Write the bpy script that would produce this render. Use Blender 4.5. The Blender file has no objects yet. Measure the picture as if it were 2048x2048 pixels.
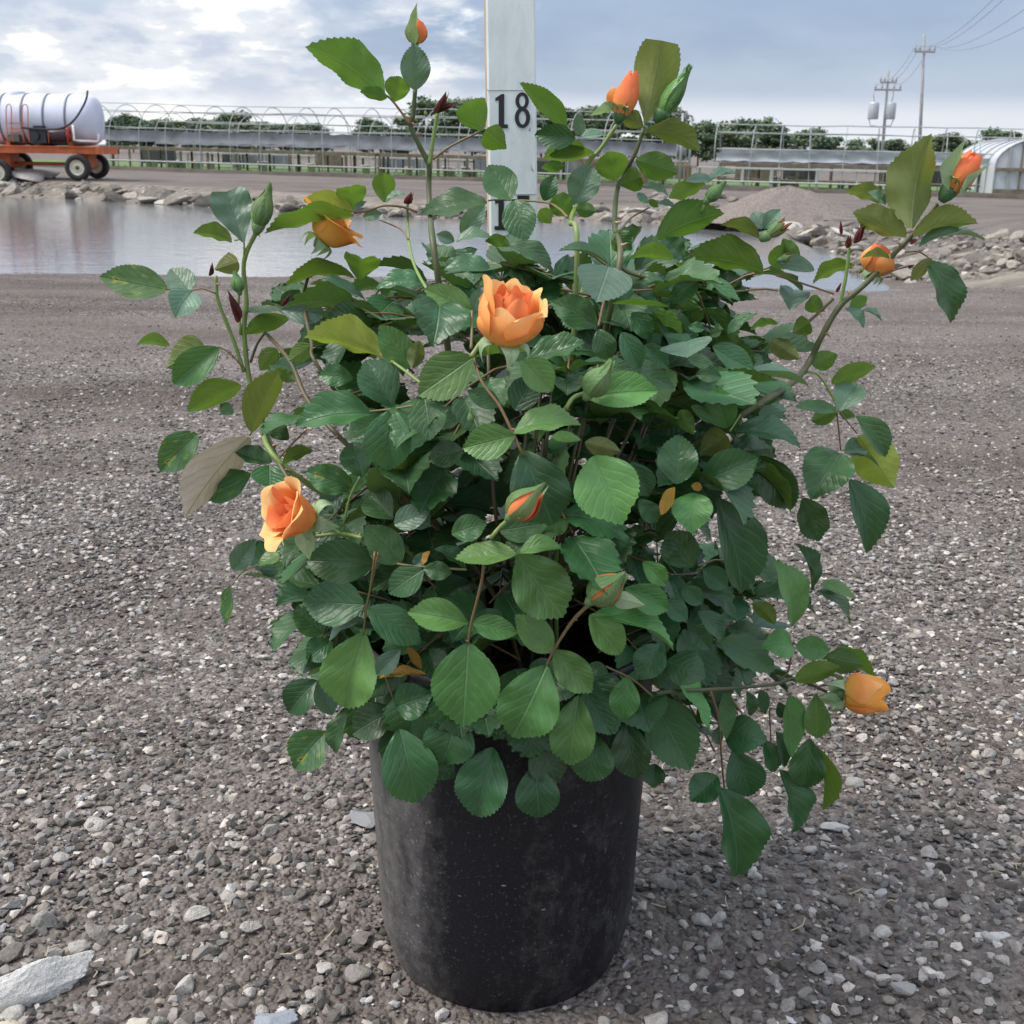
import bpy, math, random
import numpy as np
from mathutils import Vector, Matrix

random.seed(7)
rng = np.random.default_rng(11)
SC = bpy.context.scene
COL = SC.collection

# ------------------------------------------------------------------ camera
F_PX, CX, CY = 2400.0, 1024.0, 1024.0          # focal length in pixels of a 2048 frame
CAM_H = 0.58
PITCH = math.atan((1024 - 300) / F_PX)
ROLL = 0.015
_f = Vector((0, math.cos(PITCH), -math.sin(PITCH)))
_r0 = Vector((1, 0, 0))
_u0 = Vector((0, math.sin(PITCH), math.cos(PITCH)))
_u = (_u0 * math.cos(ROLL) - _r0 * math.sin(ROLL)).normalized()
_r = (_r0 * math.cos(ROLL) + _u0 * math.sin(ROLL)).normalized()
CAM = Vector((0, 0, CAM_H))
cam_data = bpy.data.cameras.new('camera')
cam_data.sensor_width = 36.0
cam_data.sensor_fit = 'HORIZONTAL'
cam_data.lens = F_PX / 2048 * 36.0
cam_data.clip_start = 0.02
cam_data.clip_end = 3000
cam_data.dof.use_dof = True
cam_data.dof.focus_distance = 0.80
cam_data.dof.aperture_fstop = 38.0
cam = bpy.data.objects.new('camera', cam_data)
COL.objects.link(cam)
cam.matrix_world = Matrix(((_r.x, _u.x, -_f.x, CAM.x), (_r.y, _u.y, -_f.y, CAM.y), (_r.z, _u.z, -_f.z, CAM.z), (0, 0, 0, 1)))
SC.camera = cam


def ray(px, py):
    return (_f * F_PX + _r * (px - CX) - _u * (py - CY)).normalized()


def at(px, py, Y):                 # point seen at a pixel, standing at distance Y in front of the camera
    d = ray(px, py)
    return CAM + d * (Y / d.y)


def at_z(px, py, z):               # point seen at a pixel, lying at height z
    d = ray(px, py)
    return CAM + d * ((z - CAM_H) / d.z)


# ------------------------------------------------------------------ sky and sun
SUN_EL, SUN_AZ = math.radians(54), math.radians(-98)     # azimuth from +Y towards +X
world = bpy.data.worlds.new('World')
SC.world = world
world.use_nodes = True


def N(nt, t, **kw):
    n = nt.nodes.new(t)
    for k, v in kw.items():
        setattr(n, k, v)
    return n


def setin(n, **kw):
    for k, v in kw.items():
        n.inputs[k.replace('_', ' ')].default_value = v
    return n


def ramp(nt, stops, interp='LINEAR'):
    n = nt.nodes.new('ShaderNodeValToRGB')
    cr = n.color_ramp
    cr.interpolation = interp
    while len(cr.elements) < len(stops):
        cr.elements.new(0.5)
    for e, (p, c) in zip(cr.elements, stops):
        e.position = p
        e.color = (c, c, c, 1) if isinstance(c, (int, float)) else (c[0], c[1], c[2], 1)
    return n


def mathn(nt, op, a, b=None, clamp=False):
    n = nt.nodes.new('ShaderNodeMath')
    n.operation = op
    n.use_clamp = clamp
    for i, v in enumerate((a, b)):
        if v is None:
            continue
        if isinstance(v, (int, float)):
            n.inputs[i].default_value = v
        else:
            nt.links.new(v, n.inputs[i])
    return n.outputs[0]


def mixc(nt, fac, a, b, blend='MIX'):
    n = nt.nodes.new('ShaderNodeMix')
    n.data_type = 'RGBA'
    n.blend_type = blend
    for s, v in ((n.inputs[0], fac), (n.inputs[6], a), (n.inputs[7], b)):
        if isinstance(v, (int, float)):
            s.default_value = v
        elif isinstance(v, (tuple, list)):
            s.default_value = (v[0], v[1], v[2], 1)
        else:
            nt.links.new(v, s)
    return n.outputs[2]


nt = world.node_tree
nt.nodes.clear()
out = N(nt, 'ShaderNodeOutputWorld')
bg = N(nt, 'ShaderNodeBackground')
bg.inputs[1].default_value = 0.1
sky = N(nt, 'ShaderNodeTexSky', sky_type='NISHITA', sun_disc=False)
sky.sun_elevation = SUN_EL
sky.sun_rotation = SUN_AZ
sky.air_density = 1.2
sky.dust_density = 2.5
tc = N(nt, 'ShaderNodeTexCoord')
sep = N(nt, 'ShaderNodeSeparateXYZ')
nt.links.new(tc.outputs['Generated'], sep.inputs[0])
# cloud deck: direction projected towards a plane, flattened near the horizon
den = mathn(nt, 'ADD', mathn(nt, 'MAXIMUM', sep.outputs[2], 0.0), 0.30)
cx_ = mathn(nt, 'DIVIDE', sep.outputs[0], den)
cy_ = mathn(nt, 'DIVIDE', sep.outputs[1], den)
comb = N(nt, 'ShaderNodeCombineXYZ')
nt.links.new(cx_, comb.inputs[0]); nt.links.new(cy_, comb.inputs[1])
mp = N(nt, 'ShaderNodeMapping')
mp.inputs['Location'].default_value = (0.0, 0.7, 0)
nt.links.new(comb.outputs[0], mp.inputs[0])
big = N(nt, 'ShaderNodeTexNoise', noise_dimensions='2D')
setin(big, Scale=0.52, Detail=2.0, Roughness=0.5)
nt.links.new(mp.outputs[0], big.inputs['Vector'])
fine = N(nt, 'ShaderNodeTexNoise', noise_dimensions='2D')
setin(fine, Scale=2.9, Detail=7.0, Roughness=0.58, Distortion=0.3)
nt.links.new(mp.outputs[0], fine.inputs['Vector'])
cov = mathn(nt, 'ADD', mathn(nt, 'MULTIPLY', big.outputs['Fac'], 0.62), mathn(nt, 'MULTIPLY', fine.outputs['Fac'], 0.38))
cover = ramp(nt, [(0.45, 0.0), (0.54, 0.75), (0.64, 1.0)], 'EASE')
nt.links.new(cov, cover.inputs[0])
puff = N(nt, 'ShaderNodeTexNoise', noise_dimensions='2D')
setin(puff, Scale=4.4, Detail=6.0, Roughness=0.55)
nt.links.new(mp.outputs[0], puff.inputs['Vector'])
shade = ramp(nt, [(0.36, (4.2, 4.65, 5.5)), (0.5, (5.9, 6.1, 6.5)), (0.58, (8.4, 8.2, 7.8)), (0.67, (13.0, 12.6, 11.8))], 'EASE')
nt.links.new(puff.outputs['Fac'], shade.inputs[0])
# thin grey-blue veil over the clear sky, pale haze at the horizon
soft = N(nt, 'ShaderNodeTexNoise', noise_dimensions='2D')
setin(soft, Scale=1.1, Detail=5.0, Roughness=0.55)
nt.links.new(mp.outputs[0], soft.inputs['Vector'])
vr = ramp(nt, [(0.32, (2.45, 3.2, 4.5)), (0.52, (3.05, 3.8, 5.05)), (0.72, (4.3, 4.9, 5.8))], 'EASE')
nt.links.new(soft.outputs['Fac'], vr.inputs[0])
veil = mixc(nt, 0.86, sky.outputs[0], vr.outputs[0])
withc = mixc(nt, cover.outputs[0], veil, shade.outputs[0])
hz = ramp(nt, [(0.0, 0.85), (0.026, 0.62), (0.050, 0.12), (0.08, 0.0)], 'EASE')
nt.links.new(mathn(nt, 'MAXIMUM', sep.outputs[2], 0.0), hz.inputs[0])
final = mixc(nt, hz.outputs[0], withc, (7.5, 7.6, 7.75))
# an overcast sky brightens towards the zenith
gain = mathn(nt, 'ADD', mathn(nt, 'MULTIPLY', mathn(nt, 'MAXIMUM', sep.outputs[2], 0.0), 1.05), 1.0)
vm = N(nt, 'ShaderNodeVectorMath', operation='SCALE')
nt.links.new(final, vm.inputs[0]); nt.links.new(gain, vm.inputs['Scale'])
nt.links.new(vm.outputs[0], bg.inputs[0])
nt.links.new(bg.outputs[0], out.inputs[0])

sun_data = bpy.data.lights.new('sun', 'SUN')
sun_data.energy = 2.4
sun_data.angle = math.radians(22)
sun_data.color = (1.0, 0.95, 0.88)
sun = bpy.data.objects.new('sun', sun_data)
COL.objects.link(sun)
_sd = Vector((math.sin(SUN_AZ) * math.cos(SUN_EL), math.cos(SUN_AZ) * math.cos(SUN_EL), math.sin(SUN_EL)))
sun.rotation_euler = _sd.to_track_quat('Z', 'Y').to_euler()
sun.location = (0, 0, 12)

SC.view_settings.view_transform = 'Standard'
SC.view_settings.look = 'None'
SC.view_settings.gamma = 1.0
SC.view_settings.exposure = 0.44
SC.cycles.use_denoising = True
SC.cycles.max_bounces = 8
SC.cycles.diffuse_bounces = 4
SC.cycles.transmission_bounces = 6
SC.cycles.transparent_max_bounces = 8


# ------------------------------------------------------------------ helpers
def mesh_from(name, verts, faces, mat=None, smooth=True, uvs=None):
    me = bpy.data.meshes.new(name)
    me.from_pydata([tuple(v) for v in verts], [], [tuple(f) for f in faces])
    if uvs is not None:
        l = me.uv_layers.new(name='UVMap')
        idx = np.empty(len(me.loops), dtype=np.int32)
        me.loops.foreach_get('vertex_index', idx)
        l.data.foreach_set('uv', np.asarray(uvs, dtype=np.float32)[idx].ravel())
    if smooth:
        me.polygons.foreach_set('use_smooth', [True] * len(me.polygons))
    if mat:
        me.materials.append(mat)
    me.update()
    return me


def mesh_tris(name, verts, tris, mat=None, smooth=False, color=None):
    me = bpy.data.meshes.new(name)
    verts = np.asarray(verts, dtype=np.float32)
    tris = np.asarray(tris, dtype=np.int32)
    me.vertices.add(len(verts))
    me.vertices.foreach_set('co', verts.ravel())
    me.loops.add(tris.size)
    me.loops.foreach_set('vertex_index', tris.ravel())
    me.polygons.add(len(tris))
    me.polygons.foreach_set('loop_start', np.arange(0, tris.size, 3, dtype=np.int32))
    me.polygons.foreach_set('loop_total', np.full(len(tris), 3, dtype=np.int32))
    me.polygons.foreach_set('use_smooth', np.full(len(tris), bool(smooth), dtype=bool))
    if color is not None:
        a = me.attributes.new('tint', 'FLOAT_COLOR', 'POINT')
        c = np.ones((len(verts), 4), dtype=np.float32)
        c[:, :3] = color
        a.data.foreach_set('color', c.ravel())
    me.update(calc_edges=True)
    me.validate()
    if mat:
        me.materials.append(mat)
    return me


def obj(name, me, parent=None, loc=None, rot=None):
    o = bpy.data.objects.new(name, me)
    COL.objects.link(o)
    if parent:
        o.parent = parent
    if loc is not None:
        o.location = loc
    if rot is not None:
        o.rotation_euler = rot
    return o


def tag(o, label=None, cat=None, group=None, kind=None):
    for k, v in (('label', label), ('category', cat), ('group', group), ('kind', kind)):
        if v:
            o[k] = v
    return o


def empty(name, loc=(0, 0, 0), rotz=0.0, label=None, cat=None, group=None, kind=None):
    o = obj(name, None, None, loc, (0, 0, rotz))
    return tag(o, label, cat, group, kind)


class MB:
    """collects shapes for one mesh"""
    def __init__(s):
        s.v, s.f = [], []

    def add(s, v, f):
        b = len(s.v)
        s.v += [tuple(x) for x in v]
        s.f += [tuple(i + b for i in q) for q in f]
        return s

    def box(s, c, d, rot=None):
        c = Vector(c); h = Vector(d) / 2
        vs = [Vector((x * h.x, y * h.y, z * h.z)) for x in (-1, 1) for y in (-1, 1) for z in (-1, 1)]
        if rot is not None:
            vs = [rot @ v for v in vs]
        return s.add([v + c for v in vs], [(0, 1, 3, 2), (4, 6, 7, 5), (0, 4, 5, 1), (2, 3, 7, 6), (0, 2, 6, 4), (1, 5, 7, 3)])

    def tube(s, pts, rad, n=8, caps=True):
        pts = [Vector(p) for p in pts]
        m = len(pts)
        rad = rad if isinstance(rad, (list, tuple)) else [rad] * m
        ref = None
        vs, fs = [], []
        for i, p in enumerate(pts):
            t = (pts[min(i + 1, m - 1)] - pts[max(i - 1, 0)]).normalized()
            if ref is None:
                ref = t.orthogonal().normalized()
            ref = (ref - t * ref.dot(t)).normalized()
            b = t.cross(ref)
            for k in range(n):
                a = 2 * math.pi * k / n
                vs.append(p + (ref * math.cos(a) + b * math.sin(a)) * rad[i])
        for i in range(m - 1):
            for k in range(n):
                fs.append((i * n + k, i * n + (k + 1) % n, (i + 1) * n + (k + 1) % n, (i + 1) * n + k))
        if caps:
            fs.append(tuple(range(n - 1, -1, -1)))
            fs.append(tuple((m - 1) * n + k for k in range(n)))
        return s.add(vs, fs)

    def lathe(s, prof, axis='Z', c=(0, 0, 0), n=24, closed=False):
        c = Vector(c)
        vs, fs = [], []
        m = len(prof)
        for (r, z) in prof:
            for k in range(n):
                a = 2 * math.pi * k / n
                x, y = r * math.cos(a), r * math.sin(a)
                v = {'Z': Vector((x, y, z)), 'X': Vector((z, x, y)), 'Y': Vector((y, z, x))}[axis]
                vs.append(v + c)
        for i in range(m - 1 + (1 if closed else 0)):
            j = (i + 1) % m
            for k in range(n):
                fs.append((i * n + k, i * n + (k + 1) % n, j * n + (k + 1) % n, j * n + k))
        return s.add(vs, fs)

    def build(s, name, mat, parent=None, smooth=False, loc=None):
        return obj(name, mesh_from(name, s.v, s.f, mat, smooth), parent, loc)


def catmull(pts, k=6):
    pts = [Vector(p) for p in pts]
    if len(pts) < 3:
        return pts
    P = [pts[0] * 2 - pts[1]] + pts + [pts[-1] * 2 - pts[-2]]
    o = []
    for i in range(1, len(P) - 2):
        for j in range(k):
            t = j / k
            a, b, c, d = P[i - 1], P[i], P[i + 1], P[i + 2]
            o.append(0.5 * ((2 * b) + (c - a) * t + (2 * a - 5 * b + 4 * c - d) * t * t + (3 * b - a - 3 * c + d) * t ** 3))
    o.append(pts[-1])
    return o


# ------------------------------------------------------------------ materials
def new_mat(name):
    m = bpy.data.materials.new(name)
    m.use_nodes = True
    t = m.node_tree
    return m, t, t.nodes['Principled BSDF']


def plain(name, col, rough=0.6, metal=0.0, var=0.12, scale=8.0, bump=0.0, bscale=40.0, spec=0.5):
    """painted / solid surface with uneven tone and fine relief"""
    m, t, b = new_mat(name)
    co = N(t, 'ShaderNodeTexCoord')
    nz = N(t, 'ShaderNodeTexNoise')
    setin(nz, Scale=scale, Detail=5.0, Roughness=0.6)
    t.links.new(co.outputs['Object'], nz.inputs['Vector'])
    lo = tuple(c * (1 - var) for c in col); hi = tuple(min(1, c * (1 + var)) for c in col)
    r = ramp(t, [(0.3, lo), (0.7, hi)])
    t.links.new(nz.outputs['Fac'], r.inputs[0])
    t.links.new(r.outputs[0], b.inputs['Base Color'])
    b.inputs['Roughness'].default_value = rough
    b.inputs['Metallic'].default_value = metal
    b.inputs['Specular IOR Level'].default_value = spec
    if bump:
        n2 = N(t, 'ShaderNodeTexNoise')
        setin(n2, Scale=bscale, Detail=4.0)
        t.links.new(co.outputs['Object'], n2.inputs['Vector'])
        bp = N(t, 'ShaderNodeBump')
        bp.inputs['Strength'].default_value = bump
        bp.inputs['Distance'].default_value = 0.01
        t.links.new(n2.outputs['Fac'], bp.inputs['Height'])
        t.links.new(bp.outputs[0], b.inputs['Normal'])
    return m


def leaf_mat(name, top, under, rough=0.42, trans=0.28, vein=0.55, blotch=None, attr=False, sheen=0.0):
    m, t, b = new_mat(name)
    uv = N(t, 'ShaderNodeUVMap')
    sp = N(t, 'ShaderNodeSeparateXYZ')
    t.links.new(uv.outputs[0], sp.inputs[0])
    u = sp.outputs[0]
    av = mathn(t, 'ABSOLUTE', mathn(t, 'SUBTRACT', sp.outputs[1], 0.5))
    ph = mathn(t, 'SUBTRACT', mathn(t, 'MULTIPLY', mathn(t, 'POWER', u, 1.15), 39.0), mathn(t, 'MULTIPLY', av, 36.0))
    wn = N(t, 'ShaderNodeTexNoise', noise_dimensions='3D')
    setin(wn, Scale=2.4, Detail=2.0)
    t.links.new(N(t, 'ShaderNodeTexCoord').outputs['Object'], wn.inputs['Vector'])
    ph = mathn(t, 'ADD', ph, mathn(t, 'MULTIPLY', wn.outputs['Fac'], 9.0))
    wav = mathn(t, 'POWER', mathn(t, 'ADD', mathn(t, 'MULTIPLY', mathn(t, 'SINE', ph), 0.5), 0.5), 5.0)
    mid = ramp(t, [(0.0, 1.0), (0.010, 0.75), (0.024, 0.0)])
    t.links.new(av, mid.inputs[0])
    veins = mathn(t, 'MAXIMUM', mathn(t, 'MULTIPLY', wav, 0.24), mid.outputs[0])
    co = N(t, 'ShaderNodeTexCoord')
    oi = N(t, 'ShaderNodeObjectInfo')
    if attr:
        at_ = N(t, 'ShaderNodeAttribute', attribute_name='tint')
        rnd = at_.outputs['Fac']
    else:
        rnd = oi.outputs['Random']
    nz = N(t, 'ShaderNodeTexNoise', noise_dimensions='4D')
    setin(nz, Scale=3.2, Detail=3.0, Roughness=0.6)
    t.links.new(uv.outputs[0], nz.inputs['Vector'])
    t.links.new(mathn(t, 'MULTIPLY', rnd, 37.0), nz.inputs['W'])
    geo = N(t, 'ShaderNodeNewGeometry')
    base = mixc(t, geo.outputs['Backfacing'], top, under)
    # each leaf its own tone
    hsv = N(t, 'ShaderNodeHueSaturation')
    t.links.new(base, hsv.inputs['Color'])
    t.links.new(mathn(t, 'ADD', mathn(t, 'MULTIPLY', rnd, 0.05), 0.475), hsv.inputs['Hue'])
    rr = mathn(t, 'FRACT', mathn(t, 'MULTIPLY', rnd, 7.31))
    val = mathn(t, 'ADD', mathn(t, 'MULTIPLY', rr, 0.62), 0.66)
    val2 = mathn(t, 'MULTIPLY', val, mathn(t, 'ADD', mathn(t, 'MULTIPLY', nz.outputs['Fac'], 0.7), 0.65))
    t.links.new(val2, hsv.inputs['Value'])
    c = hsv.outputs['Color']
    pale = tuple(min(1, x * 1.25 + 0.07) for x in top)
    c = mixc(t, mathn(t, 'MULTIPLY', veins, vein), c, pale)
    # scattered specks and nibbled spots
    vo = N(t, 'ShaderNodeTexVoronoi', voronoi_dimensions='4D', feature='F1')
    setin(vo, Scale=6.5)
    t.links.new(uv.outputs[0], vo.inputs['Vector']); t.links.new(mathn(t, 'MULTIPLY', rnd, 91.0), vo.inputs['W'])
    vs_ = N(t, 'ShaderNodeSeparateColor'); t.links.new(vo.outputs['Color'], vs_.inputs[0])
    spot = ramp(t, [(0.05, 1.0), (0.09, 0.0)]); t.links.new(vo.outputs['Distance'], spot.inputs[0])
    pick = ramp(t, [(0.84, 0.0), (0.87, 0.75)]); t.links.new(vs_.outputs[0], pick.inputs[0])
    c = mixc(t, mathn(t, 'MULTIPLY', spot.outputs[0], pick.outputs[0]), c, (0.11, 0.08, 0.035))
    if blotch:
        n2 = N(t, 'ShaderNodeTexNoise')
        setin(n2, Scale=3.0, Detail=4.0)
        t.links.new(uv.outputs[0], n2.inputs['Vector'])
        for (lo, hi, cc) in blotch:
            rb = ramp(t, [(lo, 0.0), (hi, 1.0)])
            t.links.new(n2.outputs['Fac'], rb.inputs[0])
            c = mixc(t, rb.outputs[0], c, cc)
    t.links.new(c, b.inputs['Base Color'])
    rn = N(t, 'ShaderNodeMapRange')
    rn.inputs['To Min'].default_value = rough - 0.08
    rn.inputs['To Max'].default_value = rough + 0.14
    t.links.new(nz.outputs['Fac'], rn.inputs['Value'])
    t.links.new(rn.outputs[0], b.inputs['Roughness'])
    b.inputs['Specular IOR Level'].default_value = 0.45
    if sheen:
        b.inputs['Sheen Weight'].default_value = sheen
        b.inputs['Sheen Roughness'].default_value = 0.5
    bp = N(t, 'ShaderNodeBump')
    bp.inputs['Strength'].default_value = 0.5
    bp.inputs['Distance'].default_value = 0.0012
    hgt = mathn(t, 'ADD', mathn(t, 'MULTIPLY', veins, -1.0), mathn(t, 'MULTIPLY', nz.outputs['Fac'], 1.2))
    t.links.new(hgt, bp.inputs['Height'])
    t.links.new(bp.outputs[0], b.inputs['Normal'])
    tr = N(t, 'ShaderNodeBsdfTranslucent')
    gl = mixc(t, 0.55, c, tuple(min(1, x) for x in (under[0] * 1.5 + 0.05, under[1] * 1.7 + 0.08, under[2] * 0.7)))
    t.links.new(gl, tr.inputs['Color'])
    mx = N(t, 'ShaderNodeMixShader')
    mx.inputs[0].default_value = trans
    t.links.new(b.outputs[0], mx.inputs[1])
    t.links.new(tr.outputs[0], mx.inputs[2])
    t.links.new(mx.outputs[0], t.nodes['Material Output'].inputs[0])
    return m


LEAF = {
    't': leaf_mat('leaf_dark_green', (0.036, 0.108, 0.034), (0.085, 0.16, 0.045), 0.35, 0.13),
    'l': leaf_mat('leaf_mid_green', (0.092, 0.218, 0.055), (0.11, 0.20, 0.06), 0.40, 0.16),
    'u': leaf_mat('leaf_fresh_underside', (0.045, 0.12, 0.035), (0.10, 0.175, 0.032), 0.5, 0.36),
    'b': leaf_mat('leaf_olive_bronze', (0.10, 0.125, 0.035), (0.145, 0.17, 0.05), 0.5, 0.30),
    'p': leaf_mat('leaf_grey_green_sheen', (0.105, 0.19, 0.125), (0.15, 0.22, 0.12), 0.36, 0.18, 0.25),  # pale tone partly stands for sky sheen, put into the blade colour
    'y': leaf_mat('leaf_yellow_green', (0.17, 0.23, 0.045), (0.24, 0.29, 0.055), 0.5, 0.34),
    'k': leaf_mat('leaf_pinkish_underside', (0.12, 0.13, 0.05), (0.74, 0.62, 0.56), 0.42, 0.08, 0.75),
    'r': leaf_mat('young_shoot_red', (0.13, 0.018, 0.016), (0.11, 0.02, 0.018), 0.45, 0.12),
    'w': leaf_mat('leaf_withered_yellow', (0.45, 0.27, 0.05), (0.42, 0.22, 0.05), 0.6, 0.25),
    'd': leaf_mat('leaf_spotted', (0.045, 0.115, 0.035), (0.12, 0.16, 0.05), 0.45, 0.22, 0.3, [(0.56, 0.66, (0.22, 0.27, 0.04)), (0.65, 0.69, (0.10, 0.035, 0.015))]),
    's': leaf_mat('sepal_green', (0.15, 0.26, 0.09), (0.34, 0.46, 0.27), 0.5, 0.22, 0.2),
    'f': leaf_mat('leaf_inner_green', (0.036, 0.108, 0.034), (0.085, 0.16, 0.045), 0.40, 0.13, attr=True),
}


def petal_mat(name, stops):
    m, t, b = new_mat(name)
    uv = N(t, 'ShaderNodeUVMap')
    sp = N(t, 'ShaderNodeSeparateXYZ')
    t.links.new(uv.outputs[0], sp.inputs[0])
    oi = N(t, 'ShaderNodeObjectInfo')
    nz = N(t, 'ShaderNodeTexNoise', noise_dimensions='4D')
    setin(nz, Scale=2.6, Detail=5.0, Roughness=0.6)
    t.links.new(uv.outputs[0], nz.inputs['Vector'])
    t.links.new(mathn(t, 'MULTIPLY', oi.outputs['Random'], 21.0), nz.inputs['W'])
    v = mathn(t, 'ADD', sp.outputs[1], mathn(t, 'MULTIPLY', mathn(t, 'SUBTRACT', nz.outputs['Fac'], 0.5), 0.55))
    r = ramp(t, stops)
    t.links.new(v, r.inputs[0])
    st = N(t, 'ShaderNodeTexNoise')
    setin(st, Scale=1.0, Detail=3.0)
    mpn = N(t, 'ShaderNodeMapping')
    mpn.inputs['Scale'].default_value = (28, 2.0, 1)
    t.links.new(uv.outputs[0], mpn.inputs[0]); t.links.new(mpn.outputs[0], st.inputs['Vector'])
    c = mixc(t, mathn(t, 'MULTIPLY', st.outputs['Fac'], 0.25), r.outputs[0], (0.92, 0.40, 0.12))
    t.links.new(c, b.inputs['Base Color'])
    b.inputs['Roughness'].default_value = 0.7
    b.inputs['Specular IOR Level'].default_value = 0.15
    bp = N(t, 'ShaderNodeBump')
    bp.inputs['Strength'].default_value = 0.4
    bp.inputs['Distance'].default_value = 0.0006
    t.links.new(st.outputs['Fac'], bp.inputs['Height'])
    t.links.new(bp.outputs[0], b.inputs['Normal'])
    tr = N(t, 'ShaderNodeBsdfTranslucent')
    t.links.new(c, tr.inputs['Color'])
    mx = N(t, 'ShaderNodeMixShader')
    mx.inputs[0].default_value = 0.28
    t.links.new(b.outputs[0], mx.inputs[1]); t.links.new(tr.outputs[0], mx.inputs[2])
    t.links.new(mx.outputs[0], t.nodes['Material Output'].inputs[0])
    return m


PETAL = petal_mat('petal_apricot', [(0.05, (0.88, 0.48, 0.11)), (0.4, (0.89, 0.34, 0.09)), (0.72, (0.91, 0.43, 0.14)), (1.0, (0.94, 0.62, 0.27))])
PETAL_IN = petal_mat('petal_coral_heart', [(0.0, (0.89, 0.42, 0.13)), (0.5, (0.89, 0.30, 0.12)), (1.0, (0.88, 0.27, 0.11))])
PETAL_BUD = petal_mat('petal_bud_coral', [(0.0, (0.88, 0.42, 0.14)), (0.4, (0.88, 0.27, 0.10)), (1.0, (0.84, 0.18, 0.09))])
PETAL_GOLD = petal_mat('petal_golden', [(0.0, (0.90, 0.52, 0.10)), (0.5, (0.90, 0.46, 0.09)), (1.0, (0.90, 0.36, 0.07))])
PETAL_DEAD = petal_mat('petal_dried', [(0.0, (0.32, 0.10, 0.04)), (0.5, (0.14, 0.05, 0.03)), (1.0, (0.22, 0.10, 0.05))])


def stem_mat(name, c1, c2):
    m, t, b = new_mat(name)
    co = N(t, 'ShaderNodeTexCoord')
    nz = N(t, 'ShaderNodeTexNoise')
    setin(nz, Scale=22.0, Detail=5.0)
    t.links.new(co.outputs['Object'], nz.inputs['Vector'])
    r = ramp(t, [(0.35, c1), (0.65, c2)])
    t.links.new(nz.outputs['Fac'], r.inputs[0])
    t.links.new(r.outputs[0], b.inputs['Base Color'])
    b.inputs['Roughness'].default_value = 0.5
    return m


STEM_G = stem_mat('cane_green', (0.050, 0.075, 0.024), (0.10, 0.095, 0.042))
STEM_L = stem_mat('stalk_fresh_green', (0.16, 0.25, 0.06), (0.20, 0.26, 0.08))
STEM_B = stem_mat('cane_brown', (0.07, 0.07, 0.03), (0.13, 0.085, 0.05))
STEM_R = stem_mat('stalk_reddish', (0.15, 0.13, 0.05), (0.21, 0.10, 0.055))
THORN = plain('thorn_horn', (0.36, 0.22, 0.13), 0.5)

# ------------------------------------------------------------------ ground, pond
WATER_Z = -0.70


def sstep(x):
    x = np.clip(x, 0, 1)
    return x * x * (3 - 2 * x)


far_px = [(-250, 386), (0, 392), (200, 401), (420, 414), (700, 431), (1000, 439), (1250, 443), (1400, 452), (1550, 470), (1650, 497), (1700, 530), (1715, 552)]
shore = [(p.x, p.y) for p in (at_z(a, b, WATER_Z) for a, b in far_px)]
POND = np.array([(-40.0, 7.2), (-40.0, 33.0)] + shore + [(4.1, 9.3), (3.6, 7.4), (2.0, 7.15), (-3.0, 7.2), (-8.0, 7.3)])


def pond_dist(x, y):
    """signed distance to the water's edge, negative over water"""
    x = np.asarray(x, float); y = np.asarray(y, float)
    d = np.full(x.shape, 1e9); inside = np.zeros(x.shape, bool)
    n = len(POND)
    for i in range(n):
        ax, ay = POND[i]; bx, by = POND[(i + 1) % n]
        ex, ey = bx - ax, by - ay
        t = np.clip(((x - ax) * ex + (y - ay) * ey) / (ex * ex + ey * ey), 0, 1)
        d = np.minimum(d, np.hypot(x - ax - t * ex, y - ay - t * ey))
        c = ((ay > y) != (by > y)) & (x < (bx - ax) * (y - ay) / (by - ay + 1e-12) + ax)
        inside ^= c
    return np.where(inside, -d, d)


def hnoise(x, y):
    return (np.sin(x * 1.3 + 0.7 * y) * np.cos(y * 1.1 - 0.4 * x) + 0.5 * np.sin(2.9 * x - 1.7 * y + 1.0) * np.cos(2.3 * y + 0.6 * x))


def ground_z(x, y):
    x = np.asarray(x, float); y = np.asarray(y, float)
    yard = sstep((y - 7.0) / 20.0) * (-0.30 - 0.0103 * (np.clip(x, -45, 45) + 12))
    d = pond_dist(x, y)
    wid = np.where(y < 8.0, 1.65 + 0.10 * np.sin(x * 1.7) + 0.07 * np.sin(x * 4.3 + 1), np.where(x > 4.0, 2.6, 2.0))
    k = np.where(d < 0, 0.0, sstep(d / wid))
    z = WATER_Z + (yard - WATER_Z) * k + np.where(d < 0, -0.5 * sstep(-d / 1.0), 0)
    z = z + 0.006 * hnoise(x * 0.9, y * 0.9) * sstep((y - 0.2) / 2.0) + 0.02 * hnoise(x * 0.21, y * 0.23) * sstep((y - 8) / 10) * (k > 0.5)
    z = z + 0.0025 * hnoise(x * 6.0, y * 6.0) * (y < 7)
    return z


def gz(x, y):
    return float(ground_z(np.array([x]), np.array([y]))[0])


ys = np.concatenate([np.arange(-4, 0.2, 0.3), np.arange(0.2, 8.6, 0.09), np.arange(8.6, 46, 0.32), 46 * 1.09 ** np.arange(0, 42)])
xh = np.concatenate([np.arange(0, 7.0, 0.16), np.arange(7.0, 26, 0.5), 26 * 1.13 ** np.arange(0, 30)])
xs = np.concatenate([-xh[:0:-1], xh])
GX, GY = np.meshgrid(xs, ys)
GZ = ground_z(GX.ravel(), GY.ravel())
V = np.stack([GX.ravel(), GY.ravel(), GZ], 1)
nx_, ny_ = len(xs), len(ys)
I = np.arange((ny_ - 1) * nx_).reshape(ny_ - 1, nx_)[:, :-1].ravel()
T = np.concatenate([np.stack([I, I + 1, I + nx_ + 1], 1), np.stack([I, I + nx_ + 1, I + nx_], 1)])


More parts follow.
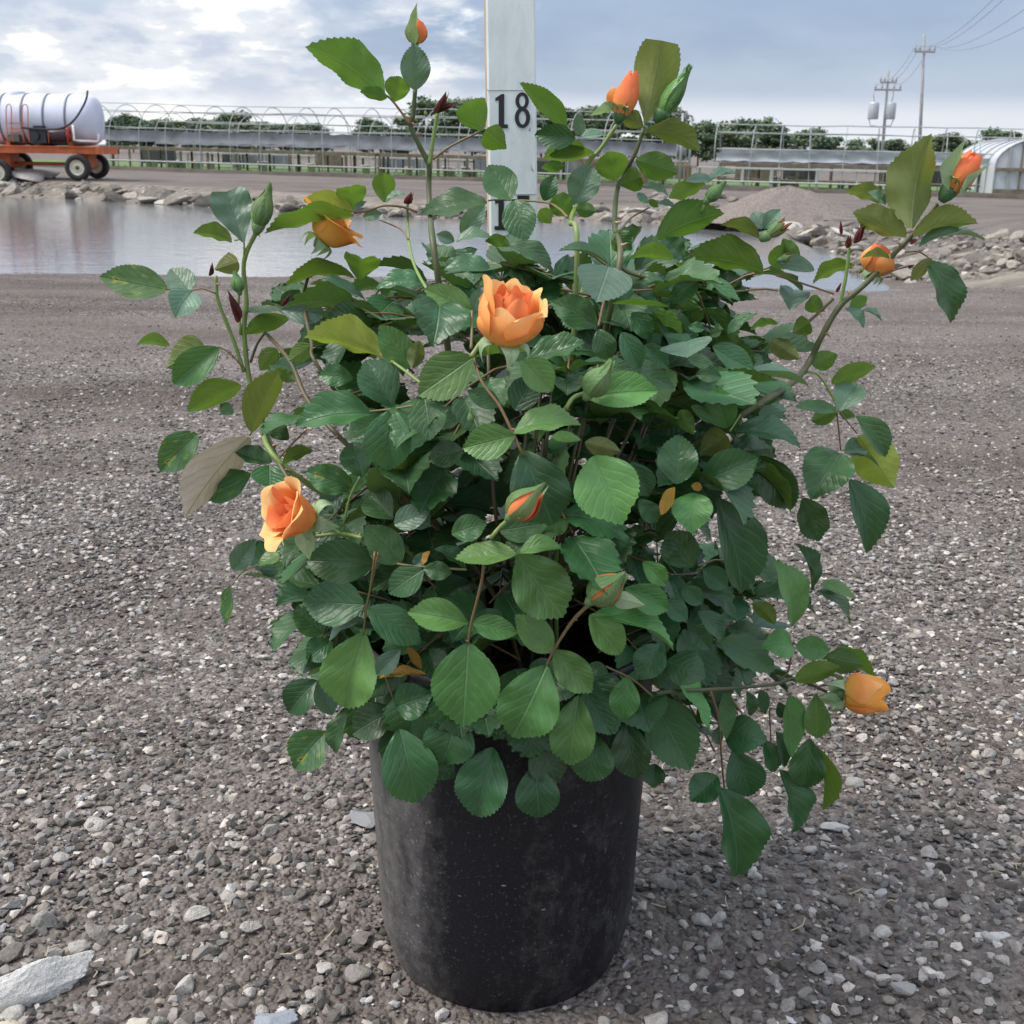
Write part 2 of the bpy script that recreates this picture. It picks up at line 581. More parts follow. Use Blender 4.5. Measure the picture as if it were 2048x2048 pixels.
def gravel_ground_mat():
    m, t, b = new_mat('gravel_yard_soil')
    co = N(t, 'ShaderNodeTexCoord')
    P = co.outputs['Object']
    # colour of single grains, three sizes
    layers = []
    for sc_, in ((105.0,), (210.0,)):
        v = N(t, 'ShaderNodeTexVoronoi', feature='F1')
        setin(v, Scale=sc_, Randomness=1.0)
        t.links.new(P, v.inputs['Vector'])
        layers.append(v)
    g = N(t, 'ShaderNodeSeparateColor')
    t.links.new(layers[0].outputs['Color'], g.inputs[0])
    g2 = N(t, 'ShaderNodeSeparateColor')
    t.links.new(layers[1].outputs['Color'], g2.inputs[0])
    grain = ramp(t, [(0.0, (0.048, 0.039, 0.035)), (0.45, (0.135, 0.115, 0.105)), (0.75, (0.255, 0.228, 0.212)), (1.0, (0.46, 0.43, 0.40))])
    t.links.new(g.outputs[0], grain.inputs[0])
    grain2 = ramp(t, [(0.0, (0.055, 0.045, 0.04)), (0.6, (0.145, 0.125, 0.113)), (1.0, (0.36, 0.33, 0.31))])
    t.links.new(g2.outputs[0], grain2.inputs[0])
    gm = mixc(t, 0.5, grain.outputs[0], grain2.outputs[0])
    # soil between the grains shows in patches pressed flat by tyres
    pn = N(t, 'ShaderNodeTexNoise')
    setin(pn, Scale=1.6, Detail=6.0, Roughness=0.6)
    mpn = N(t, 'ShaderNodeMapping')
    mpn.inputs['Scale'].default_value = (0.45, 1.5, 1.0)
    t.links.new(P, mpn.inputs[0]); t.links.new(mpn.outputs[0], pn.inputs['Vector'])
    pr = ramp(t, [(0.38, 0.0), (0.62, 0.85)])
    t.links.new(pn.outputs['Fac'], pr.inputs[0])
    soil = N(t, 'ShaderNodeTexNoise')
    setin(soil, Scale=34.0, Detail=6.0, Roughness=0.7)
    t.links.new(P, soil.inputs['Vector'])
    sr = ramp(t, [(0.3, (0.040, 0.031, 0.026)), (0.7, (0.115, 0.092, 0.078))])
    t.links.new(soil.outputs['Fac'], sr.inputs[0])
    c = mixc(t, pr.outputs[0], gm, sr.outputs[0])
    # pale dusty bands further off
    bn = N(t, 'ShaderNodeTexNoise')
    setin(bn, Scale=1.0, Detail=4.0, Roughness=0.55)
    mp2 = N(t, 'ShaderNodeMapping')
    mp2.inputs['Scale'].default_value = (0.12, 1.9, 1.0)
    t.links.new(P, mp2.inputs[0]); t.links.new(mp2.outputs[0], bn.inputs['Vector'])
    br = ramp(t, [(0.35, 0.0), (0.7, 0.55)])
    t.links.new(bn.outputs['Fac'], br.inputs[0])
    c = mixc(t, br.outputs[0], c, (0.25, 0.215, 0.197))
    t.links.new(c, b.inputs['Base Color'])
    b.inputs['Roughness'].default_value = 0.9
    b.inputs['Specular IOR Level'].default_value = 0.2
    bp = N(t, 'ShaderNodeBump')
    bp.inputs['Strength'].default_value = 0.9
    bp.inputs['Distance'].default_value = 0.006
    h = mathn(t, 'SUBTRACT', mathn(t, 'MULTIPLY', soil.outputs['Fac'], 0.8), mathn(t, 'ADD', layers[0].outputs['Distance'], layers[1].outputs['Distance']))
    t.links.new(h, bp.inputs['Height'])
    t.links.new(bp.outputs[0], b.inputs['Normal'])
    return m


GROUND_M = gravel_ground_mat()
ground = obj('ground', mesh_tris('ground', V, T, GROUND_M, smooth=True))
tag(ground, 'grey-brown gravel yard spreading round the pond', kind='structure')

# water
m, t, b = new_mat('pond_water')
b.inputs['Base Color'].default_value = (0.19, 0.19, 0.19, 1)
b.inputs['Roughness'].default_value = 0.06
b.inputs['IOR'].default_value = 1.33
co = N(t, 'ShaderNodeTexCoord')
mpn = N(t, 'ShaderNodeMapping')
mpn.inputs['Scale'].default_value = (1.0, 2.2, 1.0)
mpn.inputs['Rotation'].default_value = (0, 0, 0.12)
t.links.new(co.outputs['Object'], mpn.inputs[0])
w1 = N(t, 'ShaderNodeTexNoise'); setin(w1, Scale=2.2, Detail=4.0, Roughness=0.55)
w2 = N(t, 'ShaderNodeTexNoise'); setin(w2, Scale=7.5, Detail=3.0)
t.links.new(mpn.outputs[0], w1.inputs['Vector']); t.links.new(mpn.outputs[0], w2.inputs['Vector'])
bp = N(t, 'ShaderNodeBump'); bp.inputs['Strength'].default_value = 0.4; bp.inputs['Distance'].default_value = 0.013
t.links.new(mathn(t, 'ADD', w1.outputs['Fac'], mathn(t, 'MULTIPLY', w2.outputs['Fac'], 0.35)), bp.inputs['Height'])
t.links.new(bp.outputs[0], b.inputs['Normal'])
POND_M = m
cxp, cyp = POND[:, 0].mean(), POND[:, 1].mean()
pv = []
for (x, y) in POND:                      # reach a little under the bank
    v = Vector((x - cxp, y - cyp)); v = v * (1 + 0.6 / v.length)
    pv.append((cxp + v.x, cyp + v.y, WATER_Z))
water = obj('pond_water', mesh_from('pond_water', pv, [tuple(range(len(pv) - 1, -1, -1))], POND_M, False))
tag(water, 'still grey pond water reflecting the clouded sky', kind='structure')

# ------------------------------------------------------------------ stones
def ico(sub):
    ph = (1 + 5 ** .5) / 2
    v = np.array([(-1, ph, 0), (1, ph, 0), (-1, -ph, 0), (1, -ph, 0), (0, -1, ph), (0, 1, ph), (0, -1, -ph), (0, 1, -ph), (ph, 0, -1), (ph, 0, 1), (-ph, 0, -1), (-ph, 0, 1)], float)
    v /= np.linalg.norm(v[0])
    f = [(0, 11, 5), (0, 5, 1), (0, 1, 7), (0, 7, 10), (0, 10, 11), (1, 5, 9), (5, 11, 4), (11, 10, 2), (10, 7, 6), (7, 1, 8), (3, 9, 4), (3, 4, 2), (3, 2, 6), (3, 6, 8), (3, 8, 9), (4, 9, 5), (2, 4, 11), (6, 2, 10), (8, 6, 7), (9, 8, 1)]
    for _ in range(sub):
        cache, nv, nf = {}, [tuple(p) for p in v], []

        def mid(a, b):
            k = (min(a, b), max(a, b))
            if k not in cache:
                p = (np.array(nv[a]) + np.array(nv[b])); p /= np.linalg.norm(p)
                cache[k] = len(nv); nv.append(tuple(p))
            return cache[k]
        for (a, b_, c) in f:
            ab, bc, ca = mid(a, b_), mid(b_, c), mid(c, a)
            nf += [(a, ab, ca), (b_, bc, ab), (c, ca, bc), (ab, bc, ca)]
        v, f = np.array(nv), nf
    return v, np.array(f)


def rough_stone(sub, seed, cuts=7, flat=0.55, jit=0.05):
    """angular crushed stone: a ball cut by random planes"""
    r = np.random.default_rng(seed)
    v, f = ico(sub)
    v = v.copy()
    for _ in range(cuts):
        n = r.normal(size=3); n /= np.linalg.norm(n)
        d = r.uniform(0.45, 0.8)
        s = v @ n
        over = s > d
        v[over] -= np.outer((s[over] - d), n)
    v *= (1 + r.normal(size=(len(v), 1)) * jit)
    v *= np.array([1.0, r.uniform(0.6, 0.9), flat * r.uniform(0.75, 1.2)])
    v /= np.abs(v[:, 0]).max()
    return v, f


def stone_mat(name, dark, light, attr=False, scale=60.0, bump=0.5, low=0.55):
    m, t, b = new_mat(name)
    co = N(t, 'ShaderNodeTexCoord')
    oi = N(t, 'ShaderNodeObjectInfo')
    nz = N(t, 'ShaderNodeTexNoise', noise_dimensions='4D')
    setin(nz, Scale=scale, Detail=6.0, Roughness=0.65)
    t.links.new(co.outputs['Object'], nz.inputs['Vector'])
    if attr:
        a = N(t, 'ShaderNodeAttribute', attribute_name='tint')
        base = a.outputs['Color']
    else:
        t.links.new(mathn(t, 'MULTIPLY', oi.outputs['Random'], 50.0), nz.inputs['W'])
        base = mixc(t, oi.outputs['Random'], dark, light)
    r = ramp(t, [(0.25, low), (0.55, 1.0), (0.8, 1.2)])
    t.links.new(nz.outputs['Fac'], r.inputs[0])
    c = mixc(t, 1.0, base, r.outputs[0], 'MULTIPLY')
    t.links.new(c, b.inputs['Base Color'])
    b.inputs['Roughness'].default_value = 0.85
    b.inputs['Specular IOR Level'].default_value = 0.25
    bp = N(t, 'ShaderNodeBump'); bp.inputs['Strength'].default_value = bump; bp.inputs['Distance'].default_value = 0.12 / scale
    t.links.new(nz.outputs['Fac'], bp.inputs['Height']); t.links.new(bp.outputs[0], b.inputs['Normal'])
    return m


STONE_A = stone_mat('gravel_stone', (0.19, 0.172, 0.158), (0.56, 0.53, 0.49), scale=2.2)
GRAVEL_M = stone_mat('gravel_mass', (0, 0, 0), (0, 0, 0), attr=True, scale=220.0, bump=0.35)
BANK_M = stone_mat('bank_stone', (0.085, 0.075, 0.066), (0.36, 0.325, 0.28), scale=2.4)
WHITE_ROCK = stone_mat('limestone', (0.74, 0.72, 0.69), (0.78, 0.76, 0.73), scale=14.0, bump=0.8, low=0.82)

# stones one can pick out, near the camera (300 of them), then the mass of the gravel
svar = [mesh_tris('stone', *rough_stone(2, 100 + i, 9, 0.55, 0.015), STONE_A, True) for i in range(10)]


def near_pt(ymin, ymax):
    """a spot of ground in view, evenly spread over the picture between two heights"""
    py = random.uniform(ymin, ymax); px = random.uniform(-60, 2108)
    p = at_z(px, py, 0.0)
    return px, py, p


POT_C = Vector((at(1016, 1500, 0.79).x, 0.79, 0))
taken = []
n_st = 0
while n_st < 300:
    if n_st < 200:
        px, py, p = near_pt(1640, 2140)
    else:
        px, py, p = near_pt(1250, 1700)
    if (p.xy - POT_C.xy).length < 0.108:
        continue
    size = 0.0042 + 0.0062 * random.random() ** 2.2
    if py > 1820 and px < 800:
        size *= 1.35
    if any((p.x - a) ** 2 + (p.y - b_) ** 2 < (0.8 * (size + c)) ** 2 for a, b_, c in taken):
        continue
    taken.append((p.x, p.y, size))
    o = obj('stone', svar[n_st % 10], ground)
    s = size
    o.location = (p.x, p.y, gz(p.x, p.y) + s * 0.22)
    o.rotation_euler = (random.uniform(-.35, .35), random.uniform(-.35, .35), random.uniform(0, 6.28))
    o.scale = (s, s, s * random.uniform(0.8, 1.25))
    n_st += 1


def scatter(n, ylo, yhi, smin, smax, power, base, seed):
    """gravel between two distances as arrays; base = template stones"""
    r = np.random.default_rng(seed)
    Y = np.sqrt(r.uniform(ylo ** 2, yhi ** 2, n))
    X = r.uniform(-1, 1, n) * (0.50 * Y + 0.12)
    # bare, pressed soil patches with few stones on it
    dens = 0.5 + 0.5 * np.sin(X * 3.1 + 1.3 * np.sin(Y * 2.7)) * np.cos(Y * 4.3 + 1.1 * np.sin(X * 2.2))
    keep = r.uniform(0, 1, n) < (0.42 + 0.62 * dens)
    keep &= r.uniform(0, 1, n) < np.clip(1.75 - Y / 3.1, 0.22, 1.0)      # the yard is pressed smoother further off
    keep &= np.hypot(X - POT_C.x, Y - POT_C.y) > 0.089
    X, Y = X[keep], Y[keep]
    n = len(X)
    S = smin + (smax - smin) * r.uniform(0, 1, n) ** power
    Z = ground_z(X, Y) + S * 0.22
    a, bq, cq = r.uniform(0, 6.28, n), r.normal(0, .3, n), r.normal(0, .3, n)
    ca, sa = np.cos(a), np.sin(a); cb, sb = np.cos(bq), np.sin(bq); cc, sc_ = np.cos(cq), np.sin(cq)
    R = np.empty((n, 3, 3))
    R[:, 0] = np.stack([ca * cb, ca * sb * sc_ - sa * cc, ca * sb * cc + sa * sc_], 1)
    R[:, 1] = np.stack([sa * cb, sa * sb * sc_ + ca * cc, sa * sb * cc - ca * sc_], 1)
    R[:, 2] = np.stack([-sb, cb * sc_, cb * cc], 1)
    which = r.integers(0, len(base), n)
    tone = np.clip(r.lognormal(-1.84, 0.58, n), 0.045, 0.5)
    tone = np.where(r.uniform(0, 1, n) < 0.03, r.uniform(.36, .6, n), tone)
    tone = np.where(Y > 2.4, np.minimum(tone, 0.48 - 0.05 * np.minimum(Y - 2.4, 3)), tone)
    warm = r.normal(0, 0.03, n)
    colr = np.stack([tone * (1.09 + warm), tone, tone * (0.925 - warm)], 1)
    VV, TT, CC, off = [], [], [], 0
    for k, (bv, bf) in enumerate(base):
        idx = np.where(which == k)[0]
        v = np.einsum('nij,vj->nvi', R[idx], bv) * S[idx][:, None, None] + np.stack([X, Y, Z], 1)[idx][:, None, :]
        VV.append(v.reshape(-1, 3))
        TT.append((bf[None] + (np.arange(len(idx)) * len(bv))[:, None, None]).reshape(-1, 3) + off)
        CC.append(np.repeat(colr[idx], len(bv), 0))
        off += v.shape[0] * v.shape[1]
    return np.concatenate(VV), np.concatenate(TT), np.concatenate(CC)


near_base = [rough_stone(0, 300 + i, 6, 0.42, 0.16) for i in range(16)]
octa = (np.array([(1, 0, 0), (-1, 0, 0), (0, .8, 0), (0, -.8, 0), (0.1, 0.05, .62), (0, 0, -.5)], float), np.array([(0, 2, 4), (2, 1, 4), (1, 3, 4), (3, 0, 4)]))
far_base = []
for i in range(8):
    v = octa[0].copy() * (1 + rng.normal(0, .22, octa[0].shape))
    far_base.append((v, octa[1]))
parts_ = [scatter(92000, 0.42, 2.1, 0.0013, 0.0060, 2.4, near_base, 1),
          scatter(52000, 1.7, 3.6, 0.0017, 0.0062, 2.3, near_base, 2),
          scatter(1900, 0.45, 0.95, 0.0034, 0.0080, 2.0, [rough_stone(1, 700 + i, 8, 0.5, 0.03) for i in range(12)], 8),
          scatter(42000, 3.0, 6.2, 0.0022, 0.0062, 2.4, far_base, 3)]
VV, TT, CC, off = [], [], [], 0
for v, t_, c in parts_:
    VV.append(v); TT.append(t_ + off); CC.append(c); off += len(v)
gravel = obj('gravel', mesh_tris('gravel', np.concatenate(VV), np.concatenate(TT), GRAVEL_M, False, np.concatenate(CC)), ground)
tag(gravel, kind='stuff')

# large stones lying on the gravel, each a thing of its own
def big_rock(px0, py0, px1, py1, seed, label, mat, flat=0.5, wide=0.62, cuts=9):
    a, b_ = at_z(px0, py0, 0.01), at_z(px1, py1, 0.01)
    L = (b_ - a).length / 2
    v, f = rough_stone(4, seed, cuts, flat, 0.0)
    rr = np.random.default_rng(seed)
    for k in range(14):
        fq = 2.2 * 1.32 ** k
        q = rr.normal(size=3) * fq; q2 = rr.normal(size=3) * fq
        v = v * (1 + 0.10 / (1 + k * .75) * (np.sin(v @ q + rr.uniform(0, 6)) * np.cos(v @ q2 + rr.uniform(0, 6)))[:, None])
    o = obj('rock', mesh_tris('rock', v * np.array([1, wide / 0.75, 1]), f, mat, True))
    c = (a + b_) / 2
    o.scale = (L, L, L)
    o.location = (c.x, c.y, gz(c.x, c.y) + L * flat * 0.42)
    o.rotation_euler = (0, 0, math.atan2(b_.y - a.y, b_.x - a.x))
    tag(o, label, 'rock')
    return o


big_rock(-30, 2000, 196, 1925, 33, 'long pale pitted limestone rock lying at the lower left corner of the gravel', WHITE_ROCK, 0.44, 0.34, 4)
big_rock(-40, 2062, 62, 2040, 22, 'cream stone below the long limestone rock, cut by the bottom edge', stone_mat('cream_stone', (0.55, 0.49, 0.38), (0.6, 0.54, 0.42), scale=26), 0.5)
big_rock(0, 1806, 50, 1790, 23, 'grey rounded stone above the long limestone rock by the left edge', stone_mat('grey_stone', (0.36, 0.35, 0.34), (0.38, 0.37, 0.36), scale=26), 0.62)
big_rock(505, 2036, 592, 2022, 24, 'blue-grey wedge stone at the bottom edge, left of the pot', stone_mat('bluish_stone', (0.34, 0.37, 0.42), (0.36, 0.38, 0.43), scale=26), 0.5)
big_rock(252, 2030, 312, 2022, 25, 'cream flat stone at the bottom edge beside the dark soil patch', stone_mat('cream_pale_stone', (0.58, 0.54, 0.46), (0.6, 0.56, 0.48), scale=26), 0.4)
big_rock(84, 1902, 140, 1885, 26, 'angular grey stone just above the long limestone rock', stone_mat('grey_brown_stone', (0.36, 0.34, 0.32), (0.38, 0.36, 0.33), scale=26), 0.6)
big_rock(690, 1622, 765, 1632, 27, 'flat grey slab stone half hidden behind the left side of the pot', stone_mat('slab_stone', (0.30, 0.30, 0.31), (0.32, 0.32, 0.33), scale=26), 0.16)
big_rock(1935, 1858, 2020, 1850, 28, 'long white chip of stone on the gravel near the right edge', stone_mat('chip_stone', (0.62, 0.61, 0.58), (0.64, 0.62, 0.6), scale=26), 0.22, 0.3)
big_rock(1785, 1968, 1835, 1962, 29, 'grey rough stone on bare soil right of the pot', stone_mat('rough_grey_stone', (0.40, 0.39, 0.37), (0.42, 0.4, 0.38), scale=26), 0.55)
big_rock(1640, 1642, 1702, 1640, 30, 'pale flat stone in the gravel beyond the hanging leaf tip', stone_mat('pale_flat_stone', (0.5, 0.48, 0.46), (0.52, 0.5, 0.48), scale=26), 0.35)

# dry straw and grass bits lying about
STRAW = plain('dry_straw', (0.50, 0.42, 0.26), 0.8)
mb = MB()
for i in range(60):
    px, py, p = near_pt(1300, 2100)
    if (p.xy - POT_C.xy).length < 0.12:
        continue
    a = random.uniform(0, 6.28); L = random.uniform(0.004, 0.018)
    d = Vector((math.cos(a), math.sin(a), random.uniform(-.1, .35)))
    z = gz(p.x, p.y) + 0.004
    q = Vector((p.x, p.y, z))
    bend = Vector((-d.y, d.x, 0)) * L * random.uniform(-.3, .3)
    mb.tube([q, q + d * L * .5 + bend + Vector((0, 0, .001)), q + d * L], [0.0004, 0.0005, 0.0002], 4)
tag(mb.build('straw_debris', STRAW, ground), kind='stuff')

# ------------------------------------------------------------------ pond bank stones (parts of the bank)
bvar = [mesh_tris('bank_stone', *rough_stone(2, 500 + i, 9, 0.6, 0.02), BANK_M, False) for i in range(12)]
slabv = [mesh_tris('bank_slab', *rough_stone(2, 540 + i, 6, 0.22, 0.01), stone_mat('broken_concrete%d' % i, (0.42, 0.40, 0.37), (0.5, 0.47, 0.43), scale=2.4), False) for i in range(3)]
bank_v, bank_f = [], []
bp_pts = [Vector((x, y, WATER_Z)) for x, y in shore[1:]]
# low bed of earth the stones sit in
n_prof = 6
for i, p in enumerate(bp_pts):
    t_ = (bp_pts[min(i + 1, len(bp_pts) - 1)] - bp_pts[max(i - 1, 0)]).normalized()
    nrm = Vector((-t_.y, t_.x, 0))
    if nrm.y < 0 and p.y > 12: nrm = -nrm
    for k in range(n_prof):
        w_ = -0.25 + k * 0.42
        q = p + nrm * w_
        bank_v.append((q.x, q.y, gz(q.x, q.y) + 0.035 - (0.05 if k in (0, n_prof - 1) else 0)))
for i in range(len(bp_pts) - 1):
    for k in range(n_prof - 1):
        a = i * n_prof + k
        bank_f.append((a, a + 1, a + n_prof + 1, a + n_prof))
BANK_EARTH = plain('bank_earth', (0.17, 0.145, 0.12), 0.95, var=0.45, scale=3.0, bump=0.8, bscale=9.0)
bank = obj('pond_bank', mesh_from('pond_bank', bank_v, bank_f, BANK_EARTH, True))
tag(bank, 'stony earth bank along the far side of the pond', kind='structure')


def bank_stone(p, s, mesh, flat=1.0, owner=None):
    o = obj('stone', mesh, owner or bank)
    o.location = (p.x, p.y, p.z + s * 0.22)
    o.rotation_euler = (random.uniform(-.35, .35), random.uniform(-.35, .35), random.uniform(0, 6.28))
    o.scale = (s, s, s * flat)


def ground_hit(px, py):
    """where the line of sight through a pixel meets the ground"""
    d = ray(px, py)
    ts = np.concatenate([np.arange(3, 14, 0.05), np.arange(14, 60, 0.12)])
    P_ = np.array(CAM)[None] + np.array(d)[None] * ts[:, None]
    below = P_[:, 2] < ground_z(P_[:, 0], P_[:, 1])
    i = int(np.argmax(below))
    return Vector(P_[i]) if below.any() else None


def shore_py(px):
    return float(np.interp(px, [q[0] for q in far_px], [q[1] for q in far_px]))


random.seed(31)
for i in range(215):
    px = random.uniform(-30, 1480)
    yb = shore_py(px)
    left = max(0.0, 1 - px / 700.0)
    py = yb - random.triangular(-3, 10 + 26 * left + (14 if px > 1080 else 0), 3)
    p = ground_hit(px, py)
    if p is None or p.y < 10: continue
    k = (yb - py) / 36.0
    bank_stone(p, random.uniform(0.12, 0.27) * (1.1 - .45 * max(0, k)) * (p.y / 24), random.choice(bvar))
right_bank = obj('pond_bank', mesh_from('right_bank', [(4.3, 8.6, gz(4.3, 8.6) + .03), (6.6, 8.2, gz(6.6, 8.2) + .03), (7.2, 12, gz(7.2, 12) + .03), (6.6, 15.5, gz(6.6, 15.5) + .03), (4.4, 14.5, gz(4.4, 14.5) + .03), (4.35, 11.5, gz(4.35, 11.5) + .03), (5.6, 11.5, gz(5.6, 11.5) + .03)],
                 [(0, 1, 2, 6), (0, 6, 5), (6, 2, 3), (5, 6, 3, 4)], BANK_EARTH, True))
tag(right_bank, 'bouldered bank at the right end of the pond', kind='structure')
for i in range(150):
    px = random.uniform(1690, 2090); py = random.uniform(452 + max(0, px - 1800) * .10, 566)
    p = ground_hit(px, py)
    if p is None or p.y < 7.4 or pond_dist(np.array([p.x]), np.array([p.y]))[0] < 0.02:
        continue
    bank_stone(p, random.uniform(0.035, 0.11) * (1 if random.random() < .8 else 1.7), random.choice(bvar), 1.0, right_bank)
for i in range(105):
    px = random.uniform(1300, 1740); yb = shore_py(px)
    py = yb - random.triangular(-2, 62, 16)
    p = ground_hit(px, py)
    if p is None or p.y < 9: continue
    bank_stone(p, random.uniform(0.08, 0.20), random.choice(bvar), 1.0, right_bank)
for (px, py, s) in ((-5, 372, 0.55), (15, 384, 0.4), (60, 360, 0.5), (95, 356, .42), (330, 408, .26), (372, 409, .3), (430, 412, .5), (1290, 438, .40), (1580, 462, .3), (1625, 472, .3), (1760, 520, .22), (1690, 480, .25)):
    p = ground_hit(px, py)
    bank_stone(p, s, random.choice(slabv), 1.0)

# smaller rubble between the bank stones: too many to pick apart
rb_v, rb_t, rb_c, off = [], [], [], 0
rr2 = np.random.default_rng(17)
spots = []
for i in range(2100):
    if i < 1250:
        px = rr2.uniform(-30, 1500); yb = shore_py(px)
        py = yb - rr2.triangular(-3, 6, 14 + 34 * max(0.0, 1 - px / 750.0) + (22 if px > 1080 else 0))
    elif i < 1600:
        px = rr2.uniform(1300, 1760); py = shore_py(px) - rr2.triangular(-3, 12, 55)
    else:
        px = rr2.uniform(1690, 2090); py = rr2.uniform(455 + max(0, px - 1800) * .1, 566)
    p = ground_hit(px, py)
    if p is None or p.y < 7.4: continue
    spots.append((p, rr2.uniform(0.018, 0.06) * (0.55 + p.y / 26)))
for p, s_ in spots:
    bv_, bf_ = near_base[rr2.integers(0, len(near_base))]
    a_ = rr2.uniform(0, 6.28); ca_, sa_ = math.cos(a_), math.sin(a_)
    R3 = np.array([[ca_, -sa_, 0], [sa_, ca_, 0], [0, 0, 1.3]])
    rb_v.append((bv_ @ R3.T) * s_ + np.array([p.x, p.y, p.z + s_ * .2])); rb_t.append(bf_ + off); off += len(bv_)
    tone = float(np.clip(rr2.lognormal(-1.75, .6), .04, .5))
    rb_c.append(np.tile(np.array([tone * 1.06, tone, tone * .9]), (len(bv_), 1)))
tag(obj('rubble', mesh_tris('rubble', np.concatenate(rb_v), np.concatenate(rb_t), GRAVEL_M, False, np.concatenate(rb_c)), bank), kind='stuff')

# ------------------------------------------------------------------ far yard: lawn strip and soil edge below the hoop houses
GA, GB = at(190, 300, 47.0), at(2120, 300, 38.5)          # line on which the hoop houses stand
GA.z = GB.z = 0
gdir = (GB - GA).normalized(); gnrm = Vector((-gdir.y, gdir.x, 0))
if gnrm.y < 0: gnrm = -gnrm


def gline(s, off=0.0, h=0.0):
    p = GA.lerp(GB, s) + gnrm * off
    return Vector((p.x, p.y, gz(p.x, p.y) + h))


m, t, b = new_mat('lawn_green')
co = N(t, 'ShaderNodeTexCoord'); nz = N(t, 'ShaderNodeTexNoise'); setin(nz, Scale=1.7, Detail=6.0, Roughness=0.65)
t.links.new(co.outputs['Object'], nz.inputs['Vector'])
r = ramp(t, [(0.3, (0.055, 0.11, 0.03)), (0.6, (0.11, 0.18, 0.05)), (0.75, (0.19, 0.19, 0.085))])
t.links.new(nz.outputs['Fac'], r.inputs[0]); t.links.new(r.outputs[0], b.inputs['Base Color']); b.inputs['Roughness'].default_value = 0.9
LAWN_M = m
lv, lf = [], []
NS = 60
for i in range(NS + 1):
    s = -0.6 + 2.2 * i / NS
    for off in (-2.6, -1.0, 1.0, 4.0, 9.0):
        q = gline(s, off + (0.25 * math.sin(i * 1.7) if off < -2 else 0))
        lv.append((q.x, q.y, q.z + 0.03))
for i in range(NS):
    for k in range(4):
        a = i * 5 + k
        lf.append((a, a + 5, a + 6, a + 1))
lawn = obj('lawn', mesh_from('lawn', lv, lf, LAWN_M, True))
tag(lawn, 'strip of green grass in front of the hoop houses', kind='structure')
gv, gf = [], []
for i in range(9000):
    q = gline(random.uniform(-0.05, 1.05), random.uniform(-2.6, 0.8))
    a = random.uniform(0, 6.28); h = random.uniform(0.03, 0.11); w_ = random.uniform(.012, .03)
    dx, dy = math.cos(a) * w_, math.sin(a) * w_
    b0 = len(gv)
    gv += [(q.x - dx, q.y - dy, q.z + .02), (q.x + dx, q.y + dy, q.z + .02), (q.x + random.uniform(-.03, .03), q.y + random.uniform(-.03, .03), q.z + h)]
    gf.append((b0, b0 + 1, b0 + 2))
tag(obj('grass', mesh_from('grass', gv, gf, LAWN_M, False)), 'short grass blades along the hoop house strip', kind='stuff')
ev, ef = [], []
for i in range(NS + 1):
    s = -0.6 + 2.2 * i / NS
    for off, h in ((-3.05, -0.02), (-2.9, 0.10), (-2.62, 0.12), (-2.5, 0.0)):
        q = gline(s, off + 0.12 * math.sin(i * 2.3), h + 0.02 * math.sin(i * 5.1))
        ev.append(tuple(q))
for i in range(NS):
    for k in range(3):
        a = i * 4 + k
        ef.append((a, a + 4, a + 5, a + 1))
tag(obj('soil_edge_path', mesh_from('soil_edge', ev, ef, plain('dark_soil', (0.06, 0.05, 0.04), 0.95, var=0.4, scale=2.0), True)), 'low dark soil edge between road and lawn', kind='structure')

# ------------------------------------------------------------------ hoop houses
GALV = plain('galvanised_pipe', (0.34, 0.35, 0.36), 0.55, 0.1)
CLOTH = plain('grey_shade_cloth', (0.19, 0.20, 0.225), 0.8, var=0.35, scale=1.5, bump=0.5, bscale=5.0)
CLOTHP = plain('pale_shade_cloth', (0.42, 0.44, 0.48), 0.75, var=0.15, scale=1.5, bump=0.5, bscale=5.0)
TIMBER = plain('weathered_timber', (0.17, 0.14, 0.105), 0.85, var=0.35, scale=4.0)
TIMBER2 = plain('brown_timber', (0.27, 0.175, 0.11), 0.8, var=0.3, scale=4.0)
PALE = plain('white_painted_frame', (0.42, 0.42, 0.41), 0.6)
DARK_FILL = plain('dark_shade_fill', (0.05, 0.055, 0.055), 0.85, var=0.3, scale=1.2)  # dark tone for the panels that stand in for shade


